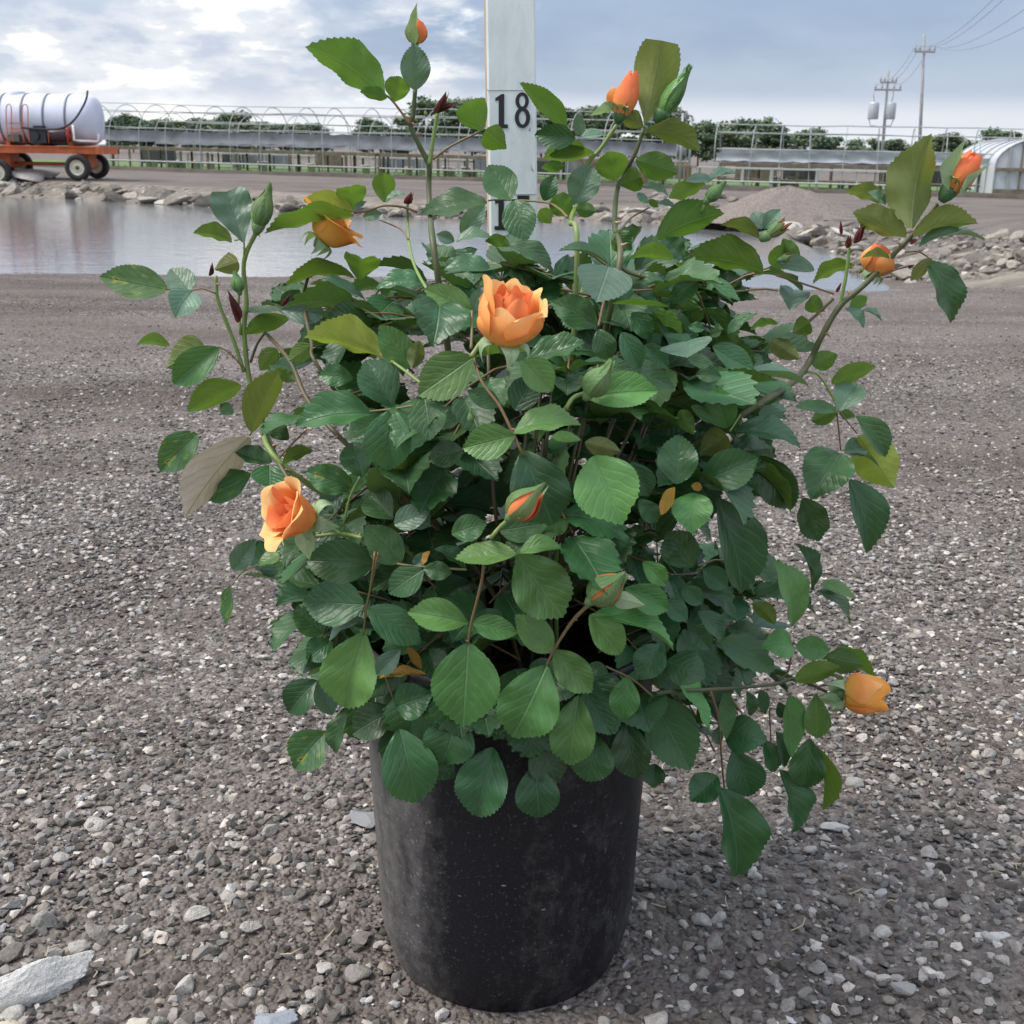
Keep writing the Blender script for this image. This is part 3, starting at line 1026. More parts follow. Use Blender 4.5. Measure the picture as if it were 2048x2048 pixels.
def hoop_house(s0, s1, n, width, leg, rise, label, end_frame=False, cloth=((-1, .98, 1.36, CLOTH), (1, .98, 1.36, CLOTH)), off=0.0, purl=(0, 40, -40, 75, -75), pr=0.014):
    root = empty('hoop_house', gline(s0, off), 0, label, 'hoop house', 'bare hoop frames beyond the pond')
    o0 = root.location.copy()
    hw = width / 2
    prof = [(-hw, 0.0), (-hw, leg * .5), (-hw, leg)] + [(-hw * math.cos(math.pi * k / 14), leg + rise * math.sin(math.pi * k / 14)) for k in range(1, 14)] + [(hw, leg), (hw, leg * .5), (hw, 0.0)]
    for i in range(n):
        s = s0 + (s1 - s0) * (i + random.uniform(-.06, .06)) / (n - 1)
        lean = random.uniform(-.05, .05)
        b0 = gline(s, off)
        pts = [b0 + gnrm * (w_) + gdir * (lean * h) + Vector((0, 0, h)) - o0 for w_, h in prof]
        MB().tube(pts, 0.015, 5, False).build('hoop', GALV, root, True)
    for a in purl:
        r_ = math.radians(a)
        pts = []
        for i in range(n):
            s = s0 + (s1 - s0) * i / (n - 1)
            pts.append(gline(s, off + hw * math.sin(r_), leg + rise * math.cos(r_) + 0.03 + random.uniform(-.02, .02)) - o0)
        MB().tube(pts, pr, 5).build('purlin', GALV, root, True)
    for (side, h0, h1, mt) in cloth:
        vs, fs = [], []
        m_ = n * 3
        for i in range(m_ + 1):
            s = s0 + (s1 - s0) * i / m_
            for k in range(5):
                h = h0 + (h1 - h0) * k / 4
                bul = 0.05 * math.sin(math.pi * k / 4) + 0.03 * math.sin(i * 1.9 + k)
                w_ = hw if h < leg else hw * math.sqrt(max(0.0, 1 - ((h - leg) / rise) ** 2))
                p = gline(s, off + side * (w_ - 0.07 - bul), h + 0.02 * math.sin(i * 2.6)) - o0
                vs.append(p)
        for i in range(m_):
            for k in range(4):
                a = i * 5 + k
                fs.append((a, a + 5, a + 6, a + 1))
        obj('shade_cloth', mesh_from('shade_cloth', vs, fs, mt, True), root)
    if end_frame:
        for sd in (-1, 1):
            p = gline(s1 + 0.004, off + sd * hw * 0.96) - o0
            MB().tube([p, p + Vector((0, 0, leg + rise))], 0.04, 6).build('end_post', GALV, root, True)
        a = gline(s1 + 0.004, off - hw * .96, leg + rise) - o0; c = gline(s1 + 0.004, off + hw * .96, leg + rise) - o0
        MB().tube([a, c], 0.035, 6).build('end_rail', GALV, root, True)
    return root


random.seed(5)
hoop_house(0.004, 0.655, 19, 2.5, 1.12, 1.14, 'longest bare hoop frame with grey shade cloth, running right from the tank wagon', True)
hoop_house(0.69, 1.02, 12, 1.9, 1.05, 0.92, 'shorter hoop frame with pale shade cloth behind the gravel mound', False, ((-1, .86, 1.10, CLOTHP), (1, .8, 1.22, CLOTH)), 0.6, (0, 45, -45, 80, -80), 0.018)
hoop_house(0.02, 0.62, 12, 3.0, 1.05, 1.05, 'second hoop frame standing behind the longest one', False, ((1, .9, 1.3, CLOTH), (-1, .9, 1.3, CLOTH)), 4.6, (0, 50, -50), 0.018)


def bench(s0, s1, off, h, mat, label, posts, name='growing_bench', thick=0.12, rail=True, cat='bench'):
    root = empty(name, gline(s0, off), 0, label, cat)
    o0 = root.location.copy()
    a, c = gline(s0, off, h) - o0, gline(s1, off, h) - o0
    wv = gnrm * 0.9
    MB().add([a, c, c + wv, a + wv, a + Vector((0, 0, -thick)), c + Vector((0, 0, -thick)), c + wv + Vector((0, 0, -thick)), a + wv + Vector((0, 0, -thick))],
             [(0, 1, 2, 3), (4, 7, 6, 5), (0, 4, 5, 1), (1, 5, 6, 2), (2, 6, 7, 3), (3, 7, 4, 0)]).build('top', mat, root)
    for i in range(posts):
        s = s0 + (s1 - s0) * (i + random.uniform(-.2, .2) * (0 < i < posts - 1)) / (posts - 1)
        for sd in (0.04, 0.86):
            p = gline(s, off + sd) - o0
            w_ = random.uniform(.05, .10)
            MB().box(p + Vector((0, 0, (h - thick) / 2 - .01)), (w_, w_, h - thick + .02)).build('post', mat, root)
    if rail:
        MB().tube([gline(s0, off - .03, h * .34) - o0, gline(s1, off - .03, h * .34) - o0], 0.03, 5).build('rail', GALV if random.random() < .5 else mat, root)
    return root


bench(0.0, 0.33, 0.3, 0.78, TIMBER, 'long dark timber bench under the hoop frame nearest the tank wagon', 11)
bench(0.335, 0.60, 0.3, 0.78, TIMBER, 'long dark timber bench under the middle of the longest hoop frame', 9)
bench(0.62, 0.665, -0.9, 0.70, TIMBER2, 'short brown wooden bench at the open end of the longest hoop frame', 3, 'wooden_bench', .08, False)
bench(0.672, 0.86, -0.4, 0.66, PALE, 'white framed bench behind the gravel mound', 6, 'white_bench', .05)
bench(0.69, 1.0, 0.9, 0.80, TIMBER, 'dark timber bench below the pale shade cloth', 9)
bench(0.03, 0.62, 4.2, 0.62, PALE, 'pale bench seen between the posts behind the longest hoop frame', 16, 'pale_bench', .05)


def add_shade_panel(s0, s1, off, h0, h1, mat, label):  # sheet added to stand for the dark, shaded interior
    a, c = gline(s0, off, h0), gline(s1, off, h0)
    vs, fs = [], []
    for i in range(9):
        p = a.lerp(c, i / 8)
        for k in range(3):
            vs.append(p + gnrm * 0.05 * math.sin(i * 1.8 + k) + Vector((0, 0, (h1 - h0) * k / 2)))
        for k in range(3):
            vs.append(vs[-3] + gnrm * 0.02)
    for i in range(8):
        for k in (0, 1, 3, 4):
            q = i * 6 + k
            fs.append((q, q + 6, q + 7, q + 1))
    o = obj('shade_stand_in', mesh_from('shade_stand_in', vs, fs, mat, True))
    tag(o, label, 'netting', 'dark panels standing in for shade under the hoop houses')


random.seed(9)
k = 0
s = 0.01
while s < 0.98:
    w_ = random.uniform(0.025, 0.07)
    if random.random() < 0.85:
        add_shade_panel(s, min(s + w_, .99), random.choice((2.6, 3.0, 5.6)), 0.16, 0.74, random.choice((DARK_FILL, CLOTH, TIMBER)), 'dark panel added low between the posts to stand for shade under the hoop houses')
    s += w_ * random.uniform(.9, 1.3)

# pots stored under the benches (pale dots between the posts)
POTW = plain('pale_plastic', (0.6, 0.6, 0.58), 0.5)
potm = mesh_from('stored_pot', *(lambda q: (q.v, q.f))(MB().lathe([(0.001, 0), (.11, 0), (.14, .26), (.15, .26), (.15, .29), (.12, .29), (.10, .05), (0.001, .05)], n=10)), POTW, True)
for i in range(46):
    s = random.uniform(0.01, 0.97)
    q = gline(s, random.uniform(1.6, 2.3))
    o = obj('stored_pot', potm, None, q)
    sc_ = random.uniform(.8, 1.3); o.scale = (sc_, sc_, sc_)
    tag(o, 'small pale nursery pot stored under the hoop houses', 'pot', 'pale pots stored under the hoop houses')

# ------------------------------------------------------------------ white plastic greenhouse at the right
POLY = plain('white_greenhouse_film', (0.50, 0.53, 0.57), 0.4, var=0.1, scale=1.0, bump=0.2, bscale=2.0)
gp = at(2118, 330, 37.0)
root = empty('plastic_greenhouse', (gp.x, gp.y, gz(gp.x, gp.y)), math.radians(-12), 'white film-covered greenhouse cut off by the right edge', 'greenhouse')
hw, HT, LG = 1.75, 0.85, 0.95
prof = [(-hw, 0), (-hw, LG)] + [(-hw * math.cos(math.pi * k / 16), LG + HT * math.sin(math.pi * k / 16)) for k in range(1, 16)] + [(hw, LG), (hw, 0)]
vs, fs = [], []
for j in range(7):
    for (x, z) in prof:
        vs.append((x * (1 + 0.006 * (j % 2)), j * 1.5, z))
n_ = len(prof)
for j in range(6):
    for k in range(n_ - 1):
        a = j * n_ + k
        fs.append((a, a + 1, a + n_ + 1, a + n_))
obj('film_cover', mesh_from('film_cover', vs, fs, POLY, True), root)
obj('end_wall', mesh_from('end_wall', [(x, 0.03, z) for x, z in prof], [tuple(range(n_))], POLY, False), root)
for j in range(7):
    MB().tube([(x * 1.012, j * 1.5, z * 1.01) for x, z in prof], 0.022, 5, False).build('rib', GALV, root, True)
for x in (-1.4, -1.05, -.7, -.35, 0, .35, .7, 1.05, 1.4):
    z = LG + HT * math.sqrt(max(0, 1 - (x / hw) ** 2))
    MB().box((x, -0.02, z / 2), (.05, .05, z)).build('end_bar', TIMBER if abs(x) in (.35, 1.05) else GALV, root)
MB().box((0, -0.06, .82), (3.5, .06, .10)).build('end_beam', TIMBER, root)
MB().box((0, -0.05, .13), (3.5, .05, .26)).build('base_board', TIMBER, root)

# ------------------------------------------------------------------ gravel mound
mp_ = at(1572, 420, 22.4)
MOUND_M = plain('fine_gravel_heap', (0.18, 0.148, 0.13), 0.95, var=0.4, scale=26.0, bump=1.0, bscale=34.0)
vs, fs = [], []
nr, na = 26, 72
mr, mh = 1.72, 0.60
rr_ = np.random.default_rng(4)
for i in range(nr + 1):
    r_ = i / nr
    for k in range(na):
        a = 2 * math.pi * k / na
        R_ = mr * r_ * (1 + 0.08 * math.sin(2 * a + 1) + 0.05 * math.sin(5 * a))
        h = mh * (1 - r_) ** 0.92 if r_ > 0.12 else mh * (0.90 - 0.9 * r_ * r_)
        h = mh * (math.cos(math.pi * r_) * .5 + .5) * 0.55 + mh * max(0, 1 - r_ * 1.02) * 0.45
        h += (0.012 * math.sin(9 * a + 7 * r_) + rr_.normal(0, .007)) * (r_ < .97)
        vs.append((1.05 * R_ * math.cos(a), R_ * math.sin(a), h - 0.03))
for i in range(nr):
    for k in range(na):
        a = i * na + k; b_ = i * na + (k + 1) % na
        fs.append((a, b_, b_ + na, a + na))
mound = obj('gravel_mound', mesh_from('gravel_mound', vs, fs, MOUND_M, True), None, (mp_.x, mp_.y, gz(mp_.x, mp_.y)))
tag(mound, 'heap of fine grey-brown gravel beyond the pond, right of the plant', 'gravel heap')

# ------------------------------------------------------------------ trees behind
BARK = plain('bark', (0.10, 0.08, 0.06), 0.9, var=0.3)


def tree_leaf_mat(name, a, c):
    m, t, b = new_mat(name)
    g = N(t, 'ShaderNodeAttribute', attribute_name='tint')
    r = ramp(t, [(0.0, a), (1.0, c)])
    t.links.new(g.outputs['Fac'], r.inputs[0]); t.links.new(r.outputs[0], b.inputs['Base Color'])
    b.inputs['Roughness'].default_value = 0.7
    return m


TL = [tree_leaf_mat('foliage_dark', (0.036, 0.068, 0.038), (0.10, 0.145, 0.075)), tree_leaf_mat('foliage_mid', (0.05, 0.09, 0.042), (0.13, 0.18, 0.085))]


def crown_mesh(seed, mat, n=2600, wide=1.0):
    r = np.random.default_rng(seed)
    ncl = 44
    ang = r.uniform(0, 6.28, ncl); hh = r.uniform(0.22, 0.95, ncl)
    rad = np.sqrt(np.clip(1 - ((hh - .5) / .52) ** 2, 0.05, 1)) * r.uniform(.2, .95, ncl) * 0.42 * wide
    cen = np.stack([rad * np.cos(ang), rad * np.sin(ang), hh], 1)
    csz = r.uniform(.07, .16, ncl)
    w = r.integers(0, ncl, n)
    d = r.normal(size=(n, 3)); d /= np.linalg.norm(d, axis=1)[:, None]
    p = cen[w] + d * (csz[w] * r.uniform(.35, 1.1, n))[:, None] * np.array([1.1, 1.1, .85])
    s = r.uniform(.014, .036, n)
    a1 = r.normal(size=(n, 3)); a1 /= np.linalg.norm(a1, axis=1)[:, None]
    a2 = np.cross(a1, d); a2 /= np.linalg.norm(a2, axis=1)[:, None] + 1e-9
    v = np.stack([p - a1 * s[:, None], p + a2 * (s * .7)[:, None], p + a1 * s[:, None], p - a2 * (s * .7)[:, None]], 1).reshape(-1, 3)
    q = np.arange(n) * 4
    tr = np.concatenate([np.stack([q, q + 1, q + 2], 1), np.stack([q, q + 2, q + 3], 1)])
    tint = np.repeat(np.clip(r.normal(.45, .25, n), 0, 1), 4)
    return mesh_tris('crown', v, tr, mat, False, np.repeat(tint[:, None], 3, 1))


crowns = [crown_mesh(40 + i, TL[i % 2], 6500, 0.85 + 0.12 * i) for i in range(4)]
mb = MB()
mb.tube([(0, 0, -.05), (.01, 0, .2), (0, .01, .5)], [.03, .022, .008], 6)
for k in range(5):
    a = k * 1.3
    mb.tube([(0, 0, .2 + .05 * k), (.14 * math.cos(a), .14 * math.sin(a), .45 + .05 * k)], [.012, .004], 5)
trunk_me = mesh_from('trunk', mb.v, mb.f, BARK, True)
tree_list = [
    (232, 236, 46), (262, 230, 60), (300, 234, 70), (345, 236, 60), (400, 238, 70), (455, 224, 84), (500, 236, 76), (560, 246, 80), (620, 248, 80),
    (745, 238, 64), (800, 250, 60), (885, 196, 118), (945, 200, 120), (1085, 205, 120), (1150, 202, 130), (1225, 214, 110), (1325, 216, 110), (1400, 244, 70),
    (1455, 246, 56), (1500, 234, 96), (1555, 252, 90), (1612, 258, 76), (1650, 266, 66), (1740, 276, 60), (1790, 280, 64), (1890, 268, 84), (1940, 280, 60), (2018, 256, 80)]
for i, (px, py, w_) in enumerate(tree_list):
    Y = 92 + (i * 37 % 23)
    p = at(px, py, Y)
    g = gz(p.x, p.y)
    H = p.z - g
    root = empty('tree', (p.x, p.y, g), random.uniform(0, 6.28))
    kx = w_ / 2400 * Y * 1.55
    c = obj('crown', crowns[i % 4], root); tr = obj('trunk', trunk_me, root)
    c.scale = (kx, kx, H); tr.scale = (H * .8, H * .8, H)
    where = ('between tank wagon and plant, above the hoops' if px < 800 else 'behind measuring post and upper rose stems' if px < 1380 else 'behind the gravel mound' if px < 1700 else 'beyond the utility poles')
    first = [q for q in tree_list if (q[0] < 800) == (px < 800) and (800 <= q[0] < 1380) == (800 <= px < 1380) and (1380 <= q[0] < 1700) == (1380 <= px < 1700)]
    pos = first.index((px, py, w_)) + 1
    word = ['first', 'second', 'third', 'fourth', 'fifth', 'sixth', 'seventh', 'eighth', 'ninth', 'tenth', 'eleventh', 'twelfth'][pos - 1]
    tag(root, '%s tree from the left %s' % (word, where), 'tree', 'distant trees behind the nursery')
    
# ------------------------------------------------------------------ utility poles and wires
POLEM = plain('pole_timber', (0.30, 0.30, 0.31), 0.85, var=0.25)
TRANSF = plain('transformer_grey', (0.42, 0.45, 0.48), 0.45, 0.2)
INSUL = plain('insulator', (0.35, 0.33, 0.32), 0.4)


def utility_pole(px_t, py_t, px_b, Y, arms, label, transformers=False):
    top = at(px_t, py_t, Y); bot = at(px_b, 345, Y)
    g = gz(bot.x, bot.y)
    root = empty('utility_pole', (bot.x, bot.y, g), 0, label, 'utility pole', 'utility poles behind the nursery')
    o0 = Vector((bot.x, bot.y, g))
    tp = top - o0
    MB().tube([Vector((0, 0, -.3)), tp * .5, tp], [.095, .08, .06], 10).build('pole', POLEM, root, True)
    up = tp.normalized()
    ends = []
    for (py, half, dz) in arms:
        c = at(px_t + (px_b - px_t) * (py - py_t) / (345 - py_t), py, Y) - o0
        MB().box(c + Vector((0, -.14, 0)), (half * 2, .07, .09)).build('crossarm', POLEM, root)
        for x in (-half * .92, -half * .45, half * .45, half * .92):
            MB().lathe([(0.001, 0), (.05, .02), (.06, .1), (.03, .14), (.04, .2), (0.001, .24)], c=c + Vector((x, -.14, .06)), n=8).build('insulator', INSUL, root, True)
            ends.append(o0 + c + Vector((x, -.14, .28)))
    if transformers:
        for sx in (-1, 1):
            c = at(1764 + sx * 17, 222, Y) - o0
            MB().lathe([(.001, -.42), (.26, -.42), (.28, -.38), (.28, .36), (.24, .44), (.001, .48)], c=c, n=14).build('transformer', TRANSF, root, True)
            MB().tube([c + Vector((0, 0, .45)), c + Vector((sx * .08, 0, .8)), c + Vector((sx * .02, 0, 1.1))], .02, 5).build('lead', INSUL, root, True)
            MB().tube([c + Vector((sx * .2, 0, -.42)), c + Vector((sx * .1, 0, -.75)), c + Vector((-sx * .5, 0, -.8))], .025, 5).build('conduit', INSUL, root, True)
    return root, ends


_, e1 = utility_pole(1777, 140, 1762, 68.0, [(165, .45, 0), (180, .72, 0)], 'shorter timber utility pole carrying two grey transformers', True)
_, e2 = utility_pole(1849, 68, 1838, 62.0, [(104, .5, 0)], 'taller bare utility pole with one crossarm, right of the transformers')
WIRE = plain('power_wire', (0.16, 0.17, 0.18), 0.6)


def wire(a, b_, sag, label, r_=0.014):
    pts = []
    for i in range(25):
        k = i / 24
        p = a.lerp(b_, k); p.z -= sag * 4 * k * (1 - k)
        pts.append(p)
    o = MB().tube(pts, r_, 4).build('power_line', WIRE, None, True)
    tag(o, label, 'power line', 'wires leaving the taller pole')


names = ['outermost upper wire', 'second wire', 'third wire', 'lowest wire']
for i, ((px, py), e) in enumerate(zip(((2065, -85), (2085, -80), (2150, -60), (2170, -20)), e2)):
    wire(e, at(px, py, 24.0), 0.55, '%s sweeping up to the top right corner from the taller pole' % names[i], 0.006)
for i, (a, b_) in enumerate(zip(e2[:3], e1[4:7])):
    wire(a, b_, .5, '%s slung between the two utility poles' % ['topmost thin wire', 'middle thin wire', 'lower thin wire'][i], 0.008)

# ------------------------------------------------------------------ tank wagon
ORANGE = plain('wagon_orange', (0.50, 0.115, 0.035), 0.55, var=0.3, scale=3.0)
TANKM = plain('white_poly_tank', (0.56, 0.58, 0.68), 0.6, var=0.09, scale=2.0)
STRAP = plain('tank_strap', (0.14, 0.15, 0.18), 0.5)
RUB = plain('black_rubber', (0.022, 0.021, 0.022), 0.8)
RIMM = plain('cream_rim', (0.66, 0.64, 0.52), 0.5, var=.12)
HUBM = plain('rusty_hub', (0.14, 0.07, 0.04), 0.7)
BLK = plain('black_engine', (0.02, 0.022, 0.028), 0.45)
PIPEW = plain('white_pvc', (0.72, 0.72, 0.70), 0.4)
wy = 32.0
wo = at(157, 346, wy); wo.z = gz(wo.x, wo.y)
wag = empty('tank_wagon', wo, 0, 'orange flatbed wagon carrying a large white water tank by the pond', 'wagon')


def L(px, py, dy=0.0):
    return at(px, py, wy + dy) - wo


def wheel(x, y):
    z0 = gz(wo.x + x, wo.y + y) - wo.z
    r0, w_ = 0.325, 0.2
    ty = MB().lathe([(.19, -w_ / 2), (.27, -w_ / 2), (.31, -w_ * .42), (r0, -w_ * .25), (r0, w_ * .25), (.31, w_ * .42), (.27, w_ / 2), (.19, w_ / 2)], 'Y', n=30, closed=True)
    wh = empty('wheel', (x, y, z0 + r0)); wh.parent = wag
    ty.build('tyre', RUB, wh, True)
    MB().lathe([(.001, -.05), (.10, -.055), (.13, -.03), (.165, -.04), (.185, -.085), (.195, -.085), (.195, .085), (.185, .085), (.165, .04), (.001, .05)], 'Y', n=24).build('rim', RIMM, wh, True)
    MB().lathe([(.001, -.11), (.045, -.11), (.055, -.04), (.055, .05), (.001, .06)], 'Y', n=12).build('hub', HUBM, wh, True)
    for k in range(18):
        pass


TRK = 1.45
for x in (0.0, -2.05):
    for y in (0.0, TRK):
        wheel(x, y)
dz = 0.72
for y in (0.12, TRK - .12):
    MB().box((-1.2, y, dz + .02), (3.4, .09, .16)).build('side_beam', ORANGE, wag)
MB().box((-1.2, TRK / 2, dz + .115), (3.35, TRK - .06, .03)).build('deck', ORANGE, wag)
MB().box((.54, TRK / 2, dz + .03), (.08, TRK + .1, .18)).build('end_beam', ORANGE, wag)
MB().box((-2.94, TRK / 2, dz + .03), (.08, TRK + .1, .18)).build('end_beam', ORANGE, wag)
for x in (0.0, -2.05):
    MB().tube([(x, .08, .33), (x, TRK - .08, .33)], .05, 8).build('axle', ORANGE, wag, True)
    MB().box((x, TRK / 2, .50), (.30, .62, .36)).build('bolster', ORANGE, wag)
MB().tube([(-2.0, TRK / 2, .40), (0, TRK / 2, .40)], .045, 6).build('reach_pole', ORANGE, wag, True)
# tank
tc_ = Vector((-1.04, TRK / 2 + .03, dz + .14 + .635)); tr_, tl = .635, 2.92
prof = [(.001, -tl / 2), (.40, -tl / 2 + .015), (.55, -tl / 2 + .07), (.62, -tl / 2 + .20), (tr_, -tl / 2 + .36)]
prof = prof + [(tr_, x) for x in (-.6, 0, .6)] + [(r_, -z) for r_, z in reversed(prof)]
tank = MB().lathe(prof, 'X', tc_, 40).build('tank', TANKM, wag, True)
for x in (-.92, -.36, .20, .76):
    MB().lathe([(tr_ + .002, x - .025), (tr_ + .014, x - .025), (tr_ + .014, x + .025), (tr_ + .002, x + .025)], 'X', tc_, 40, True).build('strap', STRAP, tank, True)
MB().lathe([(.001, .07), (.20, .07), (.22, .04), (.24, -.03)], 'Z', tc_ + Vector((-.66, 0, tr_ - .01)), 18).build('lid', TANKM, tank, True)
for k in range(3):
    MB().box((tc_.x - .8 + k * .8, tc_.y, dz + .18), (.1, 1.0, .14)).build('saddle', ORANGE, wag)
# rack frames, engine, pump, hose, pipe
fy = -.02
for (pa, pb) in ((13, 22), (45, 55)):
    MB().tube(catmull([L(pa + 3, 285, fy), L(pa, 250, fy), L(pa, 213, fy), L(pb, 213, fy), L(pb + 1, 250, fy), L(pb + 4, 285, fy)], 4), .014, 6).build('rack_frame', ORANGE, wag, True)
for py in (246, 256, 264):
    MB().tube([L(18, py, fy), L(48, py, fy)], .012, 5).build('rack_rung', ORANGE, wag, True)
for pp in (96, 134):
    MB().tube([L(pp, 259, fy), L(pp + 2, 287, fy)], .013, 5).build('upright', ORANGE, wag, True)
eng = MB()
c = L(80, 272, .12); eng.box(c, (.42, .3, .34))
eng.box(c + Vector((.02, -.02, .2)), (.26, .2, .1)); eng.lathe([(.001, -.05), (.1, -.05), (.1, .05), (.001, .05)], 'Y', c + Vector((-.05, -.18, 0)), 14)
eng.build('engine', BLK, wag)
c = L(116, 270, .14)
MB().lathe([(.001, -.26), (.14, -.26), (.16, -.22), (.16, .22), (.14, .26), (.001, .26)], 'X', c, 16).build('fuel_drum', plain('dark_drum', (.04, .02, .03), .4), wag, True)
MB().lathe([(.05, -.03), (.17, -.03), (.17, .03), (.05, .03)], 'X', L(138, 267, .1), 18, True).build('hose_reel', plain('red_reel', (.40, .05, .04), .5), wag, True)
MB().box(L(29, 276, .2), (.3, .2, .16)).build('tool_box', plain('tool_box_green', (.12, .12, .10), .6), wag)
MB().tube(catmull([L(44, 255, -.03), L(70, 258, -.05), L(105, 259, -.06), L(130, 254, -.06), L(150, 238, -.06), L(166, 213, -.04), L(173, 196, 0), L(175, 182, .1)], 6), .026, 8).build('hose', RUB, wag, True)
MB().tube([L(146, 250, .05), L(148, 280, .05), L(160, 282, .05), L(196, 283, .35), L(197, 268, .35)], .03, 8).build('drain_pipe', PIPEW, wag, True)

# ------------------------------------------------------------------ pot
m, t, b = new_mat('dusty_black_plastic')
co = N(t, 'ShaderNodeTexCoord')
P = co.outputs['Object']
d1 = N(t, 'ShaderNodeTexNoise'); setin(d1, Scale=9.0, Detail=8.0, Roughness=0.68)
d2 = N(t, 'ShaderNodeTexNoise'); setin(d2, Scale=95.0, Detail=6.0, Roughness=0.7)
mpn = N(t, 'ShaderNodeMapping'); mpn.inputs['Scale'].default_value = (1.5, 1.5, 0.45)
t.links.new(P, mpn.inputs[0])
t.links.new(mpn.outputs[0], d1.inputs['Vector']); t.links.new(P, d2.inputs['Vector'])
sp = N(t, 'ShaderNodeSeparateXYZ'); t.links.new(P, sp.inputs[0])
# splashed dirt: more towards the foot; the tone also gets paler towards the left side
low = mathn(t, 'MULTIPLY', mathn(t, 'SUBTRACT', 0.13, sp.outputs[2], True), 0.75)
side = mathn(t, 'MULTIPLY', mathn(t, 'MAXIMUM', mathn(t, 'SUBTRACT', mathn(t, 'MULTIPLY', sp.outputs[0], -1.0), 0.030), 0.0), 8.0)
dirt_and_side = mathn(t, 'ADD', mathn(t, 'ADD', d1.outputs['Fac'], mathn(t, 'MULTIPLY', mathn(t, 'SUBTRACT', d2.outputs['Fac'], 0.5), 0.55)), mathn(t, 'ADD', low, side))
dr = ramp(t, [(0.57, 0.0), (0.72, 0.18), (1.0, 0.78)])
t.links.new(dirt_and_side, dr.inputs[0])
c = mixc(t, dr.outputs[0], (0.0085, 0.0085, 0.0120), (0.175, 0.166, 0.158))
# pale scuffs
sc1 = N(t, 'ShaderNodeTexVoronoi', feature='F1'); setin(sc1, Scale=46.0)
mp3 = N(t, 'ShaderNodeMapping'); mp3.inputs['Scale'].default_value = (0.8, 0.8, 2.3)
t.links.new(P, mp3.inputs[0]); t.links.new(mp3.outputs[0], sc1.inputs['Vector'])
s1 = ramp(t, [(0.04, 1.0), (0.075, 0.0)]); t.links.new(sc1.outputs['Distance'], s1.inputs[0])
selc = N(t, 'ShaderNodeSeparateColor'); t.links.new(sc1.outputs['Color'], selc.inputs[0])
s2 = ramp(t, [(0.66, 0.0), (0.70, 0.8)]); t.links.new(selc.outputs[0], s2.inputs[0])
c = mixc(t, mathn(t, 'MULTIPLY', s1.outputs[0], s2.outputs[0]), c, (0.30, 0.28, 0.26))
spk = N(t, 'ShaderNodeTexNoise'); setin(spk, Scale=420.0, Detail=2.0)
t.links.new(P, spk.inputs['Vector'])
skr = ramp(t, [(0.63, 0.0), (0.72, 0.75)]); t.links.new(spk.outputs['Fac'], skr.inputs[0])
c = mixc(t, mathn(t, 'MULTIPLY', skr.outputs[0], mathn(t, 'ADD', dr.outputs[0], 0.18, True)), c, (0.32, 0.29, 0.26))
t.links.new(c, b.inputs['Base Color']); b.inputs['Specular IOR Level'].default_value = 0.35
rg = ramp(t, [(0.0, 0.42), (1.0, 0.85)]); t.links.new(dr.outputs[0], rg.inputs[0]); t.links.new(rg.outputs[0], b.inputs['Roughness'])
bp = N(t, 'ShaderNodeBump'); bp.inputs['Strength'].default_value = 0.35; bp.inputs['Distance'].default_value = 0.0012
t.links.new(mathn(t, 'ADD', d2.outputs['Fac'], d1.outputs['Fac']), bp.inputs['Height']); t.links.new(bp.outputs[0], b.inputs['Normal'])
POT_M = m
PX, PY = POT_C.x, POT_C.y
pz = gz(PX, PY) - 0.004
pot = empty('plant_pot', (PX, PY, pz), 0, 'dusty black plastic nursery pot holding the rose bush', 'plant pot')
prof = [(0.001, 0.004), (0.076, 0.004), (0.078, 0.0), (0.083, 0.0), (0.0855, 0.006), (0.0895, 0.018), (0.0932, 0.030), (0.0950, 0.055), (0.0968, 0.10), (0.0992, 0.15), (0.1018, 0.216), (0.1030, 0.244), (0.1058, 0.246), (0.1068, 0.249), (0.1070, 0.260), (0.1062, 0.263), (0.1036, 0.263), (0.1026, 0.260), (0.0985, 0.15), (0.096, 0.11)]
body = MB().lathe(prof, n=96)
bv = []
for (x, y, z) in body.v:                   # slightly battered round
    a = math.atan2(y, x); k = 1 + 0.006 * math.sin(2 * a + .6) + 0.004 * math.sin(3 * a + z * 25) + 0.003 * math.sin(7 * a + z * 40) * (z < .06)
    bv.append((x * k, y * k, z))
body.v = bv
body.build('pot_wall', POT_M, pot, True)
sv, sf = [(0, 0, 0.222)], []
for i in range(1, 9):
    for k in range(32):
        a = 2 * math.pi * k / 32
        sv.append((0.1025 * i / 8 * math.cos(a), 0.1025 * i / 8 * math.sin(a), 0.222 + random.uniform(-.003, .004)))
for k in range(32):
    sf.append((0, 1 + k, 1 + (k + 1) % 32))
    for i in range(7):
        a = 1 + i * 32 + k; b_ = 1 + i * 32 + (k + 1) % 32
        sf.append((a, a + 32, b_ + 32, b_))
obj('potting_soil', mesh_from('potting_soil', sv, sf, plain('potting_soil', (0.05, 0.035, 0.025), .95, var=.5, scale=120, bump=1.0, bscale=260), True), pot)
